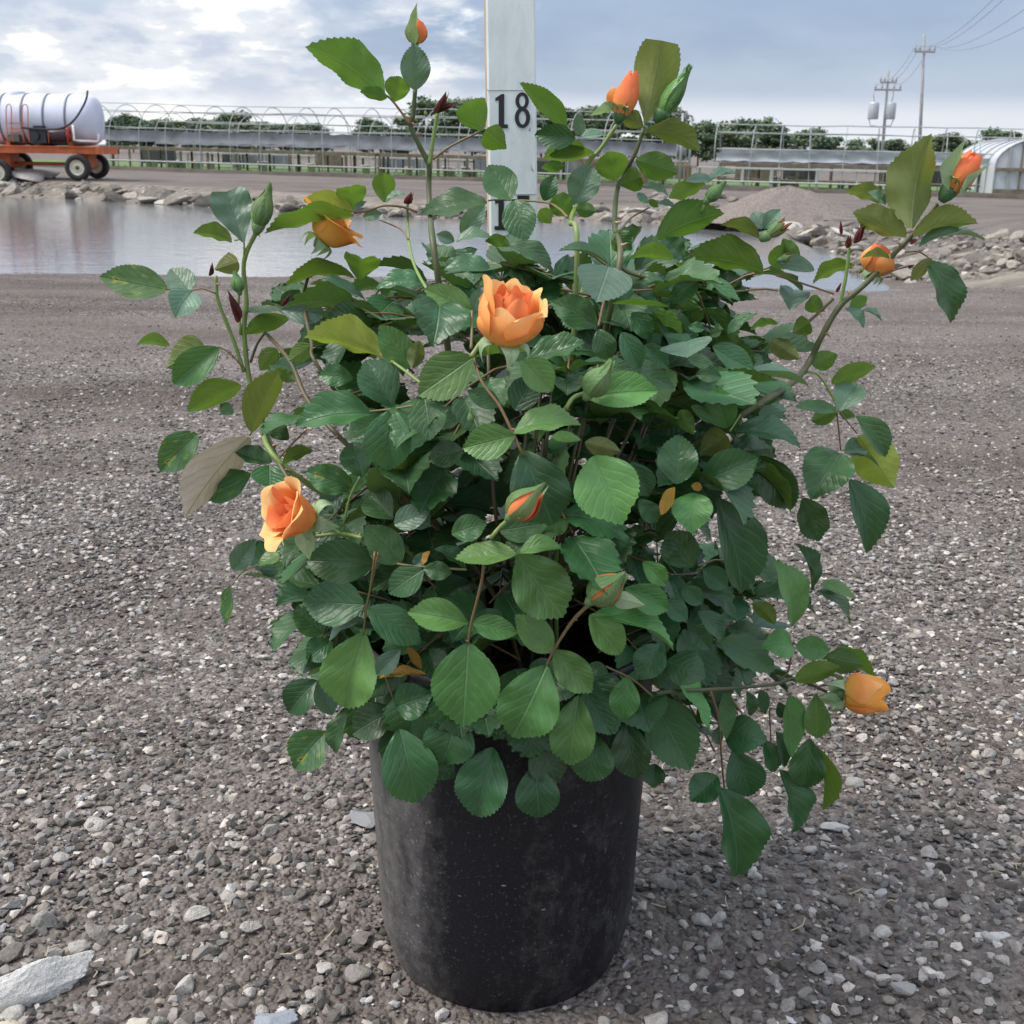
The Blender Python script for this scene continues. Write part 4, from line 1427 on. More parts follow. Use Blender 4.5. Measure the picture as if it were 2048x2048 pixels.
# ------------------------------------------------------------------ measuring post
m, t, b = new_mat('chipped_white_paint')
co = N(t, 'ShaderNodeTexCoord'); P = co.outputs['Object']
n1 = N(t, 'ShaderNodeTexNoise'); setin(n1, Scale=26.0, Detail=8.0, Roughness=0.7)
mpn = N(t, 'ShaderNodeMapping'); mpn.inputs['Scale'].default_value = (2.6, 2.6, 0.8)
t.links.new(P, mpn.inputs[0]); t.links.new(mpn.outputs[0], n1.inputs['Vector'])
r = ramp(t, [(0.30, (0.58, 0.62, 0.63)), (0.55, (0.70, 0.75, 0.76)), (0.75, (0.75, 0.79, 0.79))]); t.links.new(n1.outputs['Fac'], r.inputs[0])
n2 = N(t, 'ShaderNodeTexNoise'); setin(n2, Scale=70.0, Detail=6.0, Roughness=0.6)
mp2 = N(t, 'ShaderNodeMapping'); mp2.inputs['Scale'].default_value = (2.2, 2.2, 1.0)
t.links.new(P, mp2.inputs[0]); t.links.new(mp2.outputs[0], n2.inputs['Vector'])
ch = ramp(t, [(0.655, 0.0), (0.69, 0.8)]); t.links.new(n2.outputs['Fac'], ch.inputs[0])
c = mixc(t, ch.outputs[0], r.outputs[0], (0.20, 0.20, 0.19))
t.links.new(c, b.inputs['Base Color']); b.inputs['Roughness'].default_value = 0.6
bp = N(t, 'ShaderNodeBump'); bp.inputs['Strength'].default_value = 0.3; bp.inputs['Distance'].default_value = 0.001
t.links.new(n1.outputs['Fac'], bp.inputs['Height']); t.links.new(bp.outputs[0], b.inputs['Normal'])
POST_M = m
POST_SIDE = plain('bare_pine_edge', (0.42, 0.33, 0.22), .8, var=.25, scale=20)
YP = 0.922


def K(kx, ky, dy=0.0):
    return at(880 + kx / 3.45, ky / 3.45, YP - dy)


lt, lb = K(310, -500), K(350, 1932)
rt, rb = K(652, -500), K(678, 1932)


def down(a, c):           # carry an edge down to the ground
    k = (a.z - 0.0) / (a.z - c.z)
    return a + (c - a) * k


lb, rb = down(lt, lb), down(rt, rb)
dv = Vector((-0.0022, 0.019, 0))
post = empty('measuring_post', ((lb.x + rb.x) / 2, YP, 0), 0, 'white painted measuring post marked 18 and 15 behind the rose', 'measuring post')
o0 = post.location.copy()
bev = 0.0012
ring_t = [lt + Vector((bev, 0, 0)), rt - Vector((bev, 0, 0)), rt + Vector((0, bev, 0)), rt + dv, lt + dv, lt + Vector((-.0004, bev, 0))]
ring_b = [lb + Vector((bev, 0, 0)), rb - Vector((bev, 0, 0)), rb + Vector((0, bev, 0)), rb + dv, lb + dv, lb + Vector((-.0004, bev, 0))]
vs = [p - o0 for p in ring_t + ring_b]
me = mesh_from('plank', vs, [(i, (i + 1) % 6, (i + 1) % 6 + 6, i + 6) for i in range(6)] + [(5, 4, 3, 2, 1, 0), (6, 7, 8, 9, 10, 11)], POST_M, False)
me.materials.append(POST_SIDE)
me.polygons[4].material_index = 1
obj('plank', me, post)
INK = plain('black_numeral', (0.012, 0.011, 0.013), .5)


def flat(name, polys, dy=0.0006):
    vs, fs = [], []
    for j, poly in enumerate(polys):
        n = len(poly)
        d_ = dy + 0.00012 * j
        base = len(vs)
        vs += [K(x, y, d_) - o0 for x, y in poly] + [K(x, y, -0.0004) - o0 for x, y in poly]
        fs.append(tuple(base + i for i in range(n)))
        fs += [(base + i, base + (i + 1) % n, base + n + (i + 1) % n, base + n + i) for i in range(n)]
    return obj(name, mesh_from(name, vs, fs, INK, False), post)


def ringpolys(cx, cy, rx, ry, ix, iy, a0=0, a1=360, n=28):
    o = []
    for i in range(n):
        p, q = math.radians(a0 + (a1 - a0) * i / n), math.radians(a0 + (a1 - a0) * (i + 1) / n)
        o.append([(cx + rx * math.cos(p), cy + ry * math.sin(p)), (cx + rx * math.cos(q), cy + ry * math.sin(q)), (cx + ix * math.cos(q), cy + iy * math.sin(q)), (cx + ix * math.cos(p), cy + iy * math.sin(p))])
    return o


def flat_ring(name, rings):
    vs, fs = [], []
    for j, R_ in enumerate(rings):
        for poly in ringpolys(*R_):
            b0 = len(vs); d_ = 0.0006 + 0.0002 * j
            vs += [K(x, y, d_) - o0 for x, y in poly] + [K(x, y, -0.0004) - o0 for x, y in poly]
            fs += [(b0, b0 + 1, b0 + 2, b0 + 3), (b0, b0 + 4, b0 + 5, b0 + 1), (b0 + 2, b0 + 6, b0 + 7, b0 + 3)]
    return obj(name, mesh_from(name, vs, fs, INK, False), post)


def one(x0, y0, h):
    return [[(x0 + 23, y0 + h), (x0 + 23, y0 + 42), (x0, y0 + 48), (x0, y0 + 28), (x0 + 44, y0), (x0 + 61, y0), (x0 + 61, y0 + h)], [(x0 - 4, y0 + h - 26), (x0 + 86, y0 + h - 26), (x0 + 86, y0 + h), (x0 - 4, y0 + h)]]


flat('numeral_one', one(382, 648, 236))
flat_ring('numeral_eight', [(567, 697, 46, 61, 21, 38), (569, 812, 53, 71, 25, 47)])
flat('numeral_one', one(380, 1357, 229))
flat('numeral_five', [[(533, 1348), (616, 1348), (616, 1390), (533, 1390)], [(533, 1392), (552, 1392), (552, 1470), (533, 1470)]])
flat_ring('numeral_five_bowl', [(562, 1520, 56, 66, 26, 40, -110, 130)])
LINE_M = plain('pencil_line', (0.34, 0.36, 0.37), .8)
for (xa, xb, y) in ((318, 660, 622), (330, 668, 1340)):
    vs = [K(xa, y - 2, .0003) - o0, K(xb, y - 2, .0003) - o0, K(xb, y + 2, .0003) - o0, K(xa, y + 2, .0003) - o0]
    vs += [v + Vector((0, .0005, 0)) for v in vs]
    obj('mark_line', mesh_from('mark_line', vs, [(0, 1, 2, 3), (0, 4, 5, 1), (1, 5, 6, 2), (2, 6, 7, 3), (3, 7, 4, 0)], LINE_M, False), post)

# ------------------------------------------------------------------ rose bush
Y0 = 0.80
rose = empty('rose_bush', (PX, PY, pz + 0.222), 0, 'leafy rose bush with apricot blooms and buds growing in the black pot', 'rose bush')
RO = rose.location.copy()
TR = Matrix.Translation(-RO)


def front_y(px, py):
    dx = (px - 1060) / 560.0
    dy = (py - 960) / (560.0 if py < 960 else 830.0)
    q = 1 - dx * dx - dy * dy
    return Y0 - 0.18 * math.sqrt(max(q, 0.0))


# leaf blades: length along x (0..1), width -0.5..0.5 along y, upper side +z
def leaf_grid(seed, obovate=False, rows=32, teeth=True, narrow=False):
    r = random.Random(seed)
    cols = [-1, -0.93, -0.62, -0.3, 0, 0.3, 0.62, 0.93, 1]
    fold = r.uniform(0.08, 0.62); bend = r.uniform(-0.05, 0.19); wavA = r.uniform(0.006, 0.036); wavF = r.uniform(1.2, 2.8); ph = r.uniform(0, 6)
    twist = r.uniform(-.12, .12); pk = r.uniform(0.78, 1.02)
    vs, fs, uv = [], [], []
    for i in range(rows + 1):
        tt = i / rows
        if obovate:
            w = math.sin(math.pi * min(1, (tt ** 1.25) * 0.74 + 0.02)) ** 0.85 if tt < 1 else 0.72
        elif narrow:
            w = math.sin(math.pi * (tt ** 0.62)) ** 1.1 if 0 < tt < 1 else 0
        else:
            w = math.sin(math.pi * tt ** pk) ** 0.74 if 0 < tt < 1 else 0.0
            if tt > 0.80: w = min(w, (1 - tt) * 2.5 + 0.10 * (1 - tt) / .2 + 0.01)
        for j, c in enumerate(cols):
            ww = w * 0.5
            x = tt
            y = c * ww
            if abs(c) == 1 and teeth and 0 < i < rows:
                if i % 2 == 0:
                    y = c * (ww + 0.34 / rows); x = tt + 0.75 / rows
                else:
                    y = c * (ww - 0.20 / rows); x = tt - 0.1 / rows
            ay = abs(y)
            z = fold * (ay - 0.12 * ay * ay * 4) + bend * 4 * tt * (1 - tt) - fold * 0.16
            z += wavA * math.sin(wavF * 2 * math.pi * tt + ph + (1.6 if c > 0 else 0)) * (ay * 3.2) + twist * y * (tt - .5)
            z += -0.012 * (0.5 + 0.5 * math.cos((tt * 46 - abs(c) * w * 21))) * (1 - abs(c)) * 0.35
            vs.append((x, y, z))
            uv.append((tt, 0.5 + c * ww))
    n = len(cols)
    for i in range(rows):
        for j in range(n - 1):
            a = i * n + j
            fs.append((a, a + n, a + n + 1, a + 1))
    return vs, fs, uv


NVAR = 14
_grid = {}


def grid(v, shape):
    k = (v, shape)
    if k not in _grid:
        _grid[k] = leaf_grid(1000 + v, shape == 'o', {'n': 10, 'i': 16}.get(shape, 34), shape != 'n', shape == 'n')
    return _grid[k]


_lm = {}


def leaf_mesh(v, shape, kind):
    k = (v, shape, kind)
    if k not in _lm:
        a, f, uv = grid(v, shape)
        _lm[k] = mesh_from('leaf_blade', a, f, LEAF[kind], True, uv)
    return _lm[k]


LAYER = {'l': 0.0, 'p': 0.5, 't': 1.0, 'u': 1.0, 'b': 0.6, 'y': 0.4, 'k': 0.2, 'd': 0.6, 'r': 0.5, 'w': 1.5, 's': 0}


def leaf_matrix(A, B, width, under, r0=1.42):
    """world matrix of a blade from base A to tip B with an apparent width; turns it out of the picture plane where the outline asks for it"""
    to_cam = (CAM - (A + B) / 2).normalized()
    ab = B - A
    Lp = ab.length
    if Lp < r0 * width * 0.94:                       # shortened: the tip leans to or from the viewer
        need = min(r0 * width, Lp * 2.6 + 0.004)
        d = math.sqrt(max(need * need - Lp * Lp, 0)) * 0.8
        down_ = B.z < A.z + 0.002
        sgn = 1 if (down_ != under) else -1
        B = B + ray_to(B) * (-d * sgn)
        ab = B - A
    ex = ab.normalized()
    L_ = ab.length
    look = to_cam if under else (to_cam + Vector((random.uniform(-.15, .12), 0, random.uniform(.0, .42)))).normalized()
    ez = (look - ex * look.dot(ex)).normalized()
    width = width / max(0.6, ez.dot((to_cam - ex * to_cam.dot(ex)).normalized()))
    if under: ez = -ez
    W = width
    wt = L_ / 1.75
    if width < wt * 0.92:                            # narrowed: the blade is rolled about its rib
        phi = math.acos(max(0.2, width / wt))
        W = min(wt, width * 1.9)
        best = None
        for sg in (1, -1):
            e2 = (Matrix.Rotation(sg * phi, 3, ex) @ ez)
            if best is None or e2.z > best.z: best = e2
        ez = best
    ey = ez.cross(ex).normalized()
    s = (L_ + W) / 2
    return Matrix(((ex.x * L_, ey.x * W, ez.x * s, A.x), (ex.y * L_, ey.y * W, ez.y * s, A.y), (ex.z * L_, ey.z * W, ez.z * s, A.z), (0, 0, 0, 1)))


def ray_to(p):
    return (p - CAM).normalized()


CROPS = {'A': (180, 330, 3.116), 'B': (560, 0, 3.864), 'C': (1030, 60, 3.864), 'D': (1450, 240, 3.2207), 'E': (300, 700, 3.5127), 'F': (700, 500, 3.22),
         'G': (800, 900, 3.22), 'H': (1300, 800, 3.5127), 'I': (1250, 1250, 3.22), 'J': (550, 1250, 2.4213), 'K': (880, 0, 3.45), 'L': (540, 980, 4.83),
         'M': (1120, 480, 4.83), 'N': (1200, 900, 4.83)}


def cp(crop, x, y):
    ox, oy, s = CROPS[crop]
    return ox + x / s, oy + y / s


# every leaflet that can be picked out: base x,y  tip x,y  width  tone  [layer] [shape]
LEAVES = {
 'B': [(815,750,205,348,300,'u'),(830,750,618,705,100,'u'),(885,778,925,575,190,'u',.3),(1045,695,1040,330,222,'p',-.6),(1560,1000,1440,775,240,'u'),(1575,1005,1745,1145,195,'u'),
       (805,1560,800,1325,172,'u'),(1600,1550,1080,1640,230,'t',0),(1400,1815,1585,1580,150,'p'),(815,1560,965,1490,45,'p'),(570,1625,670,1555,45,'p'),(640,1680,790,1650,90,'p',1.5)],
 'K': [(490,1375,335,1130,225,'t',0),(508,1378,598,1665,232,'t',-.6),(480,1690,780,1870,150,'t',0),(485,1690,310,1660,85,'u'),(250,1710,20,1880,120,'t'),(430,1830,30,1880,120,'t'),
       (110,1660,365,1640,105,'p'),(100,1665,-25,1615,85,'p'),(875,865,555,560,140,'u',0),(935,955,650,930,165,'t',0),(1000,1010,715,1075,85,'u'),(715,1385,795,1205,120,'t')],
 'C': [(455,1345,600,1040,240,'p',-.3),(1010,720,1135,85,335,'b',-.5,'o'),(1005,770,1440,930,180,'b',-.2),(985,750,860,650,140,'b',.8),(510,820,480,650,95,'p'),(510,820,695,800,85,'p'),
       (615,945,215,980,115,'u'),(390,1050,200,1060,85,'u'),(930,1000,1260,1105,210,'u'),(820,1190,985,1130,180,'u'),(780,1150,720,930,240,'u',1.6),(425,1435,290,1270,180,'u'),(275,1490,190,1380,115,'u'),
       (470,1380,630,1400,115,'u'),(1470,1180,1180,1290,135,'u',.6),(1480,1170,1715,1095,65,'p'),(1530,1150,1310,1165,85,'p'),(985,1210,1190,1280,80,'p'),(945,1260,1030,1340,60,'p'),(1030,1310,1110,1370,55,'u'),
       (1110,1340,1240,1370,50,'p'),(1080,1600,1610,1400,250,'u'),(1300,1770,1160,1600,160,'t',.4),(1230,1760,885,1755,115,'u',.5),(720,1790,340,1690,85,'t',.6),(1920,1850,1310,1755,240,'u'),(1890,1600,1590,1500,105,'b'),
       (760,1560,900,1700,150,'t'),(860,1700,740,1640,90,'u')],
 'D': [(1185,700,1310,85,285,'b',-.5),(1170,740,825,575,175,'b',-.2),(1030,530,780,455,105,'b'),(1040,540,920,460,65,'p'),(1200,740,1625,650,145,'b',-.3),(1250,800,1680,760,120,'p',0),(1310,900,1465,1310,205,'t',-.3),
       (1330,890,1190,1035,80,'b',-.5),(1060,885,880,880,52,'b',-1.2),(830,930,560,1050,95,'u'),(580,960,330,920,105,'p'),(420,1210,450,1080,190,'p'),(530,1160,640,1230,115,'u'),(780,1210,900,1340,75,'p'),
       (890,1220,1015,1290,42,'p'),(915,1140,800,1210,85,'u'),(340,1310,160,1350,52,'u'),(440,1370,550,1300,125,'u'),(490,1390,230,1390,65,'t'),(290,1420,480,1540,125,'b'),(545,1690,105,1640,110,'p',-.3),
       (560,1580,725,1510,125,'u'),(680,1690,970,1580,115,'u'),(740,1870,450,1840,115,'t',0),(730,1870,860,1690,190,'p'),(240,700,180,590,110,'p'),(250,700,360,575,100,'p'),(470,940,370,760,110,'u'),(300,830,440,960,150,'u')],
 'A': [(955,470,850,155,245,'p',-.2,'o'),(890,470,645,415,100,'u'),(1640,285,1330,215,150,'y',.9),(1645,275,1620,125,180,'u'),(1640,300,1085,405,135,'u',-.2),(480,775,55,690,205,'d'),(620,785,500,640,170,'p'),(640,780,530,945,190,'p'),
       (930,600,780,650,125,'b',-.3),(500,1120,295,1110,75,'u'),(800,1140,510,1370,195,'l'),(720,1120,480,1260,215,'b',1.2),(940,1360,605,1530,165,'u'),(1000,1660,1190,1250,190,'b',-.6),(1240,1710,1090,1600,110,'t'),
       (890,1550,810,1490,80,'t'),(1190,900,1480,930,155,'p',0),(1240,950,960,1050,115,'u',.5),(1180,900,945,905,75,'t'),(1200,880,1310,780,105,'t'),(1650,690,1215,745,115,'u',.4),(1680,700,1700,565,215,'u'),
       (1640,780,1370,735,65,'u'),(1850,1190,1340,1050,195,'y',-.4),(1380,1120,1240,1220,115,'u'),(1640,1330,1420,1310,135,'t'),(1740,960,1480,930,155,'t'),(1160,1140,1060,1280,120,'u',1.4),(1180,1280,1280,1350,80,'u')],
 'E': [(690,600,240,1160,295,'k',-.6),(860,780,590,700,135,'t'),(1545,430,1010,520,245,'t',.1),(1705,420,1655,855,325,'t',.1),(1500,1790,1065,1760,325,'t',.2),(1570,1500,1090,1480,300,'t',.5),
       (1700,1180,1520,1010,225,'t',1.6),(1770,1490,1510,1230,235,'t',1.3),(1420,960,1090,850,205,'d',.5),(1490,890,1420,640,225,'t',.9),(700,870,370,1040,215,'d',.8),(840,800,840,970,240,'t',.3),
       (330,590,60,850,235,'d',1),(930,800,1150,700,95,'u'),(1050,1370,750,1510,115,'l'),(580,1550,740,1330,150,'p'),(560,1660,520,1930,100,'d',0),(1360,1010,1180,1100,155,'p',1.3),(1090,1400,880,1580,140,'t',1.5)],
 'F': [(485,215,155,250,125,'t'),(275,1005,100,700,260,'t',.6),(790,390,475,245,175,'l',.4),(585,310,540,605,345,'t',.6),(390,760,190,480,200,'l',.3),(400,760,450,580,110,'b',.5),(790,690,435,940,290,'l',-.2),
       (480,955,515,1225,235,'t',.3),(960,1000,755,905,125,'t',.2),(1060,1195,720,1280,225,'l',.1),(1050,1170,1490,1115,195,'l',0),(1300,1200,1490,1220,85,'l',.6),(1510,1240,1745,1300,125,'b',1.0),
       (1520,945,1990,900,225,'l',0),(1110,700,1310,910,200,'l',.4),(1150,640,800,680,75,'u',.5),(1130,690,1510,575,175,'t',.6),(1600,490,1290,330,195,'t',.9),(1060,1030,1190,800,195,'t',1.4),(1600,510,1670,715,155,'t',.9),
       (1750,530,1870,775,145,'t',.9),(790,400,840,240,85,'p',.9),(1670,95,1590,325,345,'p',-.1),(950,170,600,120,120,'t',1.2),(730,1290,500,1350,170,'t',1.4)],
 'G': [(790,5,990,490,375,'t',.5),(1240,30,1430,480,405,'l',-.2),(745,660,350,690,155,'l',.2),(770,650,1045,625,115,'l',.2),(760,680,1060,1090,370,'l',-.4),(1240,790,1280,555,205,'l',.5),(440,1110,45,1040,205,'l',.2),
       (470,1110,760,1180,155,'l',.6),(440,1245,405,1790,430,'l',-.4),(985,1300,740,1060,195,'l',0),(945,1390,720,1860,385,'l',-.5),(990,1290,1240,1570,215,'l',-.2),(1150,1585,1090,2040,285,'l',0),(1190,1540,1365,1840,215,'t',.7),
       (1230,1060,1430,1320,205,'l',-.2),(1250,1050,1780,1270,205,'l',-.3),(1450,890,1740,1030,190,'l',.5),(1460,1465,1430,1740,190,'l',0),(1680,1250,1540,1480,205,'t',.9),(640,520,960,470,190,'t',1.4),(330,540,560,470,170,'t',1.1),
       (1160,560,1440,740,210,'t',1.6),(1210,1390,1340,1430,90,'t',.8),(40,460,200,400,170,'p',1.5)],
 'I': [(180,455,430,945,335,'t',.2),(340,320,560,680,155,'l',0),(270,230,520,340,225,'t',.5),(1090,350,1385,265,130,'u',.2),(1270,200,1615,330,115,'u',.5),(1065,460,1085,860,172,'l',0),(1230,450,1240,740,165,'l',.5),
       (1190,740,1150,1060,225,'t',.7),(1250,770,1290,1190,112,'u',.8),(1020,940,1100,1355,172,'t',.9),(640,1060,740,1640,325,'t',-.3),(640,695,915,740,235,'t',.1),(700,810,820,1110,255,'t',.6),(600,970,420,1130,195,'t',.5),
       (900,740,970,950,125,'t',1.0),(980,690,1040,920,95,'t',1.2),(190,890,180,1050,150,'t',1.3),(640,440,660,740,95,'t',1.3),(790,430,810,590,85,'t',1.2),(870,420,910,580,85,'t',1.2),(990,500,1030,600,85,'t',1.3),(600,660,590,770,75,'p',1)],
 'H': [(190,590,200,235,275,'t',.1),(340,590,765,400,275,'t',0),(545,240,350,380,205,'b',.9),(600,210,1070,330,205,'t',.3),(300,645,295,935,275,'l',-.1),(170,610,70,810,95,'w',.4),(290,600,370,620,60,'w',.6),
       (495,690,670,1370,365,'t',0),(770,400,1010,770,265,'t',.6),(1340,360,1130,690,335,'t',0),(1420,560,1540,1085,255,'t',0),(1080,690,1200,1000,215,'t',.6),(1460,110,1670,400,155,'t',0),(1370,360,1540,310,145,'p',.2),
       (1390,370,1610,460,45,'p',.1),(1460,240,1710,610,305,'y',.8),(1320,80,1130,150,115,'u',1),(1330,90,1440,110,65,'u',1),(1010,1600,880,1120,225,'l',-.1),(1155,1330,1045,1005,112,'t',.4),(1180,1335,1415,1580,112,'t',.3),
       (1200,1290,1450,1390,95,'l',.3),(1010,1720,785,1730,200,'l',-.2),(1025,1725,1270,1760,165,'l',-.2),(1240,1810,1490,1860,175,'u',.5),(880,1570,720,1420,115,'u',.7),(640,420,1000,780,120,'u',1.2)],
 'J': [(425,45,330,415,268,'l',-.1),(245,515,90,700,195,'d',.2),(200,270,60,430,155,'t',.6),(210,270,280,440,112,'p',.9),(345,430,290,625,85,'t',.7),(575,415,370,530,175,'t',.2),(605,510,690,870,262,'t',.1),(580,400,760,330,175,'t',1.2),
       (890,430,810,680,245,'t',.5),(1050,600,975,940,245,'t',.6),(1260,680,1280,940,207,'t',.5),(1270,560,1370,770,195,'t',.9),(1560,540,1510,765,205,'t',.7),(1700,480,1750,750,185,'t',1.0),(250,180,115,240,62,'p',.8),
       (730,230,500,250,62,'w',1.2),(605,120,490,245,95,'p',.8),(640,110,715,210,45,'w',1.2),(740,640,870,740,120,'t',1.2)],
 'L': [(1195,330,1550,190,235,'p',1.4),(1480,770,1140,1000,285,'t',1.0),(520,1380,230,1150,265,'t',1.5),(950,1140,1460,1480,335,'t',.3),(920,1250,560,1470,135,'p',1.2),(600,1460,350,1640,245,'t',1.6),(1500,600,1380,760,110,'p',2),(1540,590,1470,720,60,'w',1.8),
       (1600,560,1900,760,160,'t',2.0),(1480,760,1760,800,180,'t',1.7)],
 'M': [(1220,962,1225,1120,470,'p',-.1),(1380,320,1755,580,175,'t',.3),(1340,390,1060,610,195,'t',.9),(500,600,1060,630,75,'u',.6),(1040,400,520,520,170,'t',1.2),(490,1230,1110,1420,245,'t',.9),(1230,1130,1500,1230,135,'t',1.0),
       (1310,1300,1560,1320,155,'t',1.0),(1480,1020,1890,1250,225,'t',.8),(1610,1820,1500,1400,300,'l',.7),(1270,1600,1510,1770,135,'t',.8),(1300,1500,1460,1600,120,'t',1.2),(1160,1640,1290,1880,155,'u',1.3),(890,660,1190,890,135,'u',.7),
       (1180,180,1370,310,125,'t',.7),(1120,230,1320,350,100,'u',1.0),(820,1010,1050,1240,200,'t',1.9),(700,700,880,960,200,'t',2.2),(1240,840,1400,860,100,'t',1.0),(1620,900,1790,740,110,'t',1.0),(1440,930,1560,880,80,'t',.9),(200,1300,60,1480,180,'t',2.0)],
 'N': [(900,1130,640,780,355,'t',2.2),(420,1080,650,1310,195,'l',.9),(300,120,480,450,255,'t',.8),(10,720,230,1150,225,'t',2),(640,1450,850,1650,195,'t',1),(950,1560,1200,1830,195,'t',.8),(790,1330,1000,1480,180,'t',1.6),(380,480,560,700,190,'t',1.6),
       (1000,1150,1240,1330,220,'t',1.8),(860,1680,1080,1930,200,'t',1.7),(1210,1440,1290,1600,100,'p',1.4)],
}

random.seed(77)
n_leaf = 0
leaf_px = []
for crop, rows in LEAVES.items():
    for row in rows:
        bx, by, tx, ty, w, kind = row[:6]
        lay = row[6] if len(row) > 6 and isinstance(row[6], (int, float)) else LAYER[kind]
        shape = row[7] if len(row) > 7 else 'e'
        b2, t2 = cp(crop, bx, by), cp(crop, tx, ty)
        w2 = w / CROPS[crop][2]
        mid = ((b2[0] + t2[0]) / 2, (b2[1] + t2[1]) / 2)
        Y = front_y(*mid) + 0.013 * lay + random.uniform(-.004, .004)
        inpot = 735 < mid[0] < 1305 and mid[1] > 1330
        if inpot:
            Y = min(Y, PY - 0.122 + 0.006 * lay if abs(mid[0] - 1020) < 210 else PY - 0.09)
        A, B = at(b2[0], b2[1], Y), at(t2[0], t2[1], Y - (0.004 if inpot else 0))
        mpp = (A - CAM).dot(_f) / F_PX
        under = kind in 'ubyk'
        r0 = 1.15 if inpot else 1.42
        M = leaf_matrix(A, B, w2 * mpp * 1.04, under, r0)
        o = obj('leaf', leaf_mesh(random.randrange(NVAR), shape, kind), rose)
        o.matrix_local = TR @ M
        leaf_px.append((mid[0], mid[1], Y))
        n_leaf += 1

# leaves deeper inside the bush: the rest up to 300 as parts, then the mass
BUSH = [(670, 640), (760, 590), (900, 560), (1060, 545), (1230, 560), (1370, 550), (1450, 610), (1480, 720), (1500, 850), (1480, 1000), (1470, 1120), (1500, 1280), (1440, 1410), (1250, 1440), (1000, 1450), (760, 1430), (650, 1360), (625, 1240), (650, 1050), (700, 920), (660, 760)]


def in_poly(x, y, poly):
    c = False
    n = len(poly)
    for i in range(n):
        x1, y1 = poly[i]; x2, y2 = poly[(i + 1) % n]
        if (y1 > y) != (y2 > y) and x < (x2 - x1) * (y - y1) / (y2 - y1) + x1:
            c = not c
    return c


def blade_matrix(A, d, n_, L_, W):
    ez = (n_ - d * n_.dot(d)).normalized()
    ey = ez.cross(d)
    s = (L_ + W) / 2
    return Matrix(((d.x * L_, ey.x * W, ez.x * s, A.x), (d.y * L_, ey.y * W, ez.y * s, A.y), (d.z * L_, ey.z * W, ez.z * s, A.z), (0, 0, 0, 1)))


inner_stalks = MB()


def spray(px, py, Y):
    """a compound leaf: five leaflets in pairs on one stalk, growing outwards"""
    A = at(px, py, Y)
    if A.z < pz + 0.262 and math.hypot(A.x - PX, A.y - PY) < 0.125:
        A.z = pz + 0.270
    out_ = Vector((A.x - PX, A.y - PY, 0))
    out_ = out_.normalized() if out_.length > .01 else Vector((0, -1, 0))
    d = (out_ * random.uniform(.4, 1.0) + Vector((random.gauss(0, .45), random.gauss(-.25, .45), random.uniform(-.55, .45)))).normalized()
    n_ = Vector((random.gauss(0, .25), random.gauss(-.25, .25), 1.0)) + out_ * .55
    n_ = (n_ - d * n_.dot(d)).normalized()
    sd = n_.cross(d)
    R_ = random.uniform(.045, .065)
    S_ = A - d * R_ * .6
    inner_stalks.tube([S_ - d * .02 + Vector((0, 0, -.006)) - RO, S_ - RO, A - RO + n_ * .002, A + d * R_ * .4 - RO], [.0009, .0008, .0007, .0005], 5, False)
    res = []
    Lt = random.uniform(.036, .050)
    for (k, side, f) in ((.4, 0, 1.0), (.05, 1, .92), (.05, -1, .92), (-.42, 1, .74), (-.42, -1, .74)):
        if random.random() < .1: continue
        dd = d if side == 0 else (d * .55 + sd * side * .85 + Vector((0, 0, random.uniform(-.3, .05)))).normalized()
        nn = (n_ + Vector((random.gauss(0, .16), random.gauss(0, .16), random.gauss(0, .16)))).normalized()
        L_ = Lt * f * random.uniform(.9, 1.1)
        res.append(blade_matrix(A + d * R_ * k, dd, nn, L_, L_ / random.uniform(1.35, 1.6)))
    return res


def inner_spray(lo_, hi_):
    while True:
        px, py = random.uniform(600, 1570), random.uniform(530, 1450)
        if in_poly(px, py, BUSH):
            break
    lo = front_y(px, py) + lo_
    return spray(px, py, random.uniform(lo, max(lo + 0.01, min(lo + hi_, Y0 + 0.15))))


random.seed(123)
mats = []
while len(mats) < 820:
    mats += inner_spray(0.062, 0.22)
TOPS = [(1080, 570, 1440, 650, 8), (1250, 510, 1440, 570, 2), (660, 590, 900, 680, 8), (900, 530, 1100, 590, 6), (1330, 650, 1440, 900, 5), (1370, 1080, 1490, 1380, 9), (660, 1080, 740, 1360, 6)]
for i in range(5):
    px, py = random.uniform(930, 1360), random.uniform(720, 1180)
    mats += spray(px, py, front_y(px, py) + random.uniform(.045, .075))
for (x0, y0, x1, y1, cnt) in TOPS:                      # looser outer shoots
    for i in range(cnt):
        mats += spray(random.uniform(x0, x1), random.uniform(y0, y1), Y0 + random.uniform(-.01, .10))
for i in range(26):                                    # leaves hanging over the rim
    px, py = 700 + 630 * (i + random.random()) / 26, random.uniform(1395, 1490) - 40 * (i % 2)
    Yr = PY - math.sqrt(max(0.0, 0.118 ** 2 - ((px - 1020) * 0.00037) ** 2)) - 0.004 * (i % 3)
    A = at(px, py - 40, Yr); B = at(px + random.uniform(-45, 45), py + random.uniform(30, 75), Yr - .004)
    mats.insert(0, leaf_matrix(A, B, random.uniform(78, 104) * .00034, False, 1.15))
while n_leaf < 300 and mats:
    o = obj('leaf', leaf_mesh(random.randrange(NVAR), 'e', 't'), rose)
    o.matrix_local = TR @ mats.pop(0)
    n_leaf += 1
inner_stalks.build('inner_stalk', STEM_R, rose, True)['kind'] = 'stuff'
vs, fs, uvs, tints, off = [], [], [], [], 0
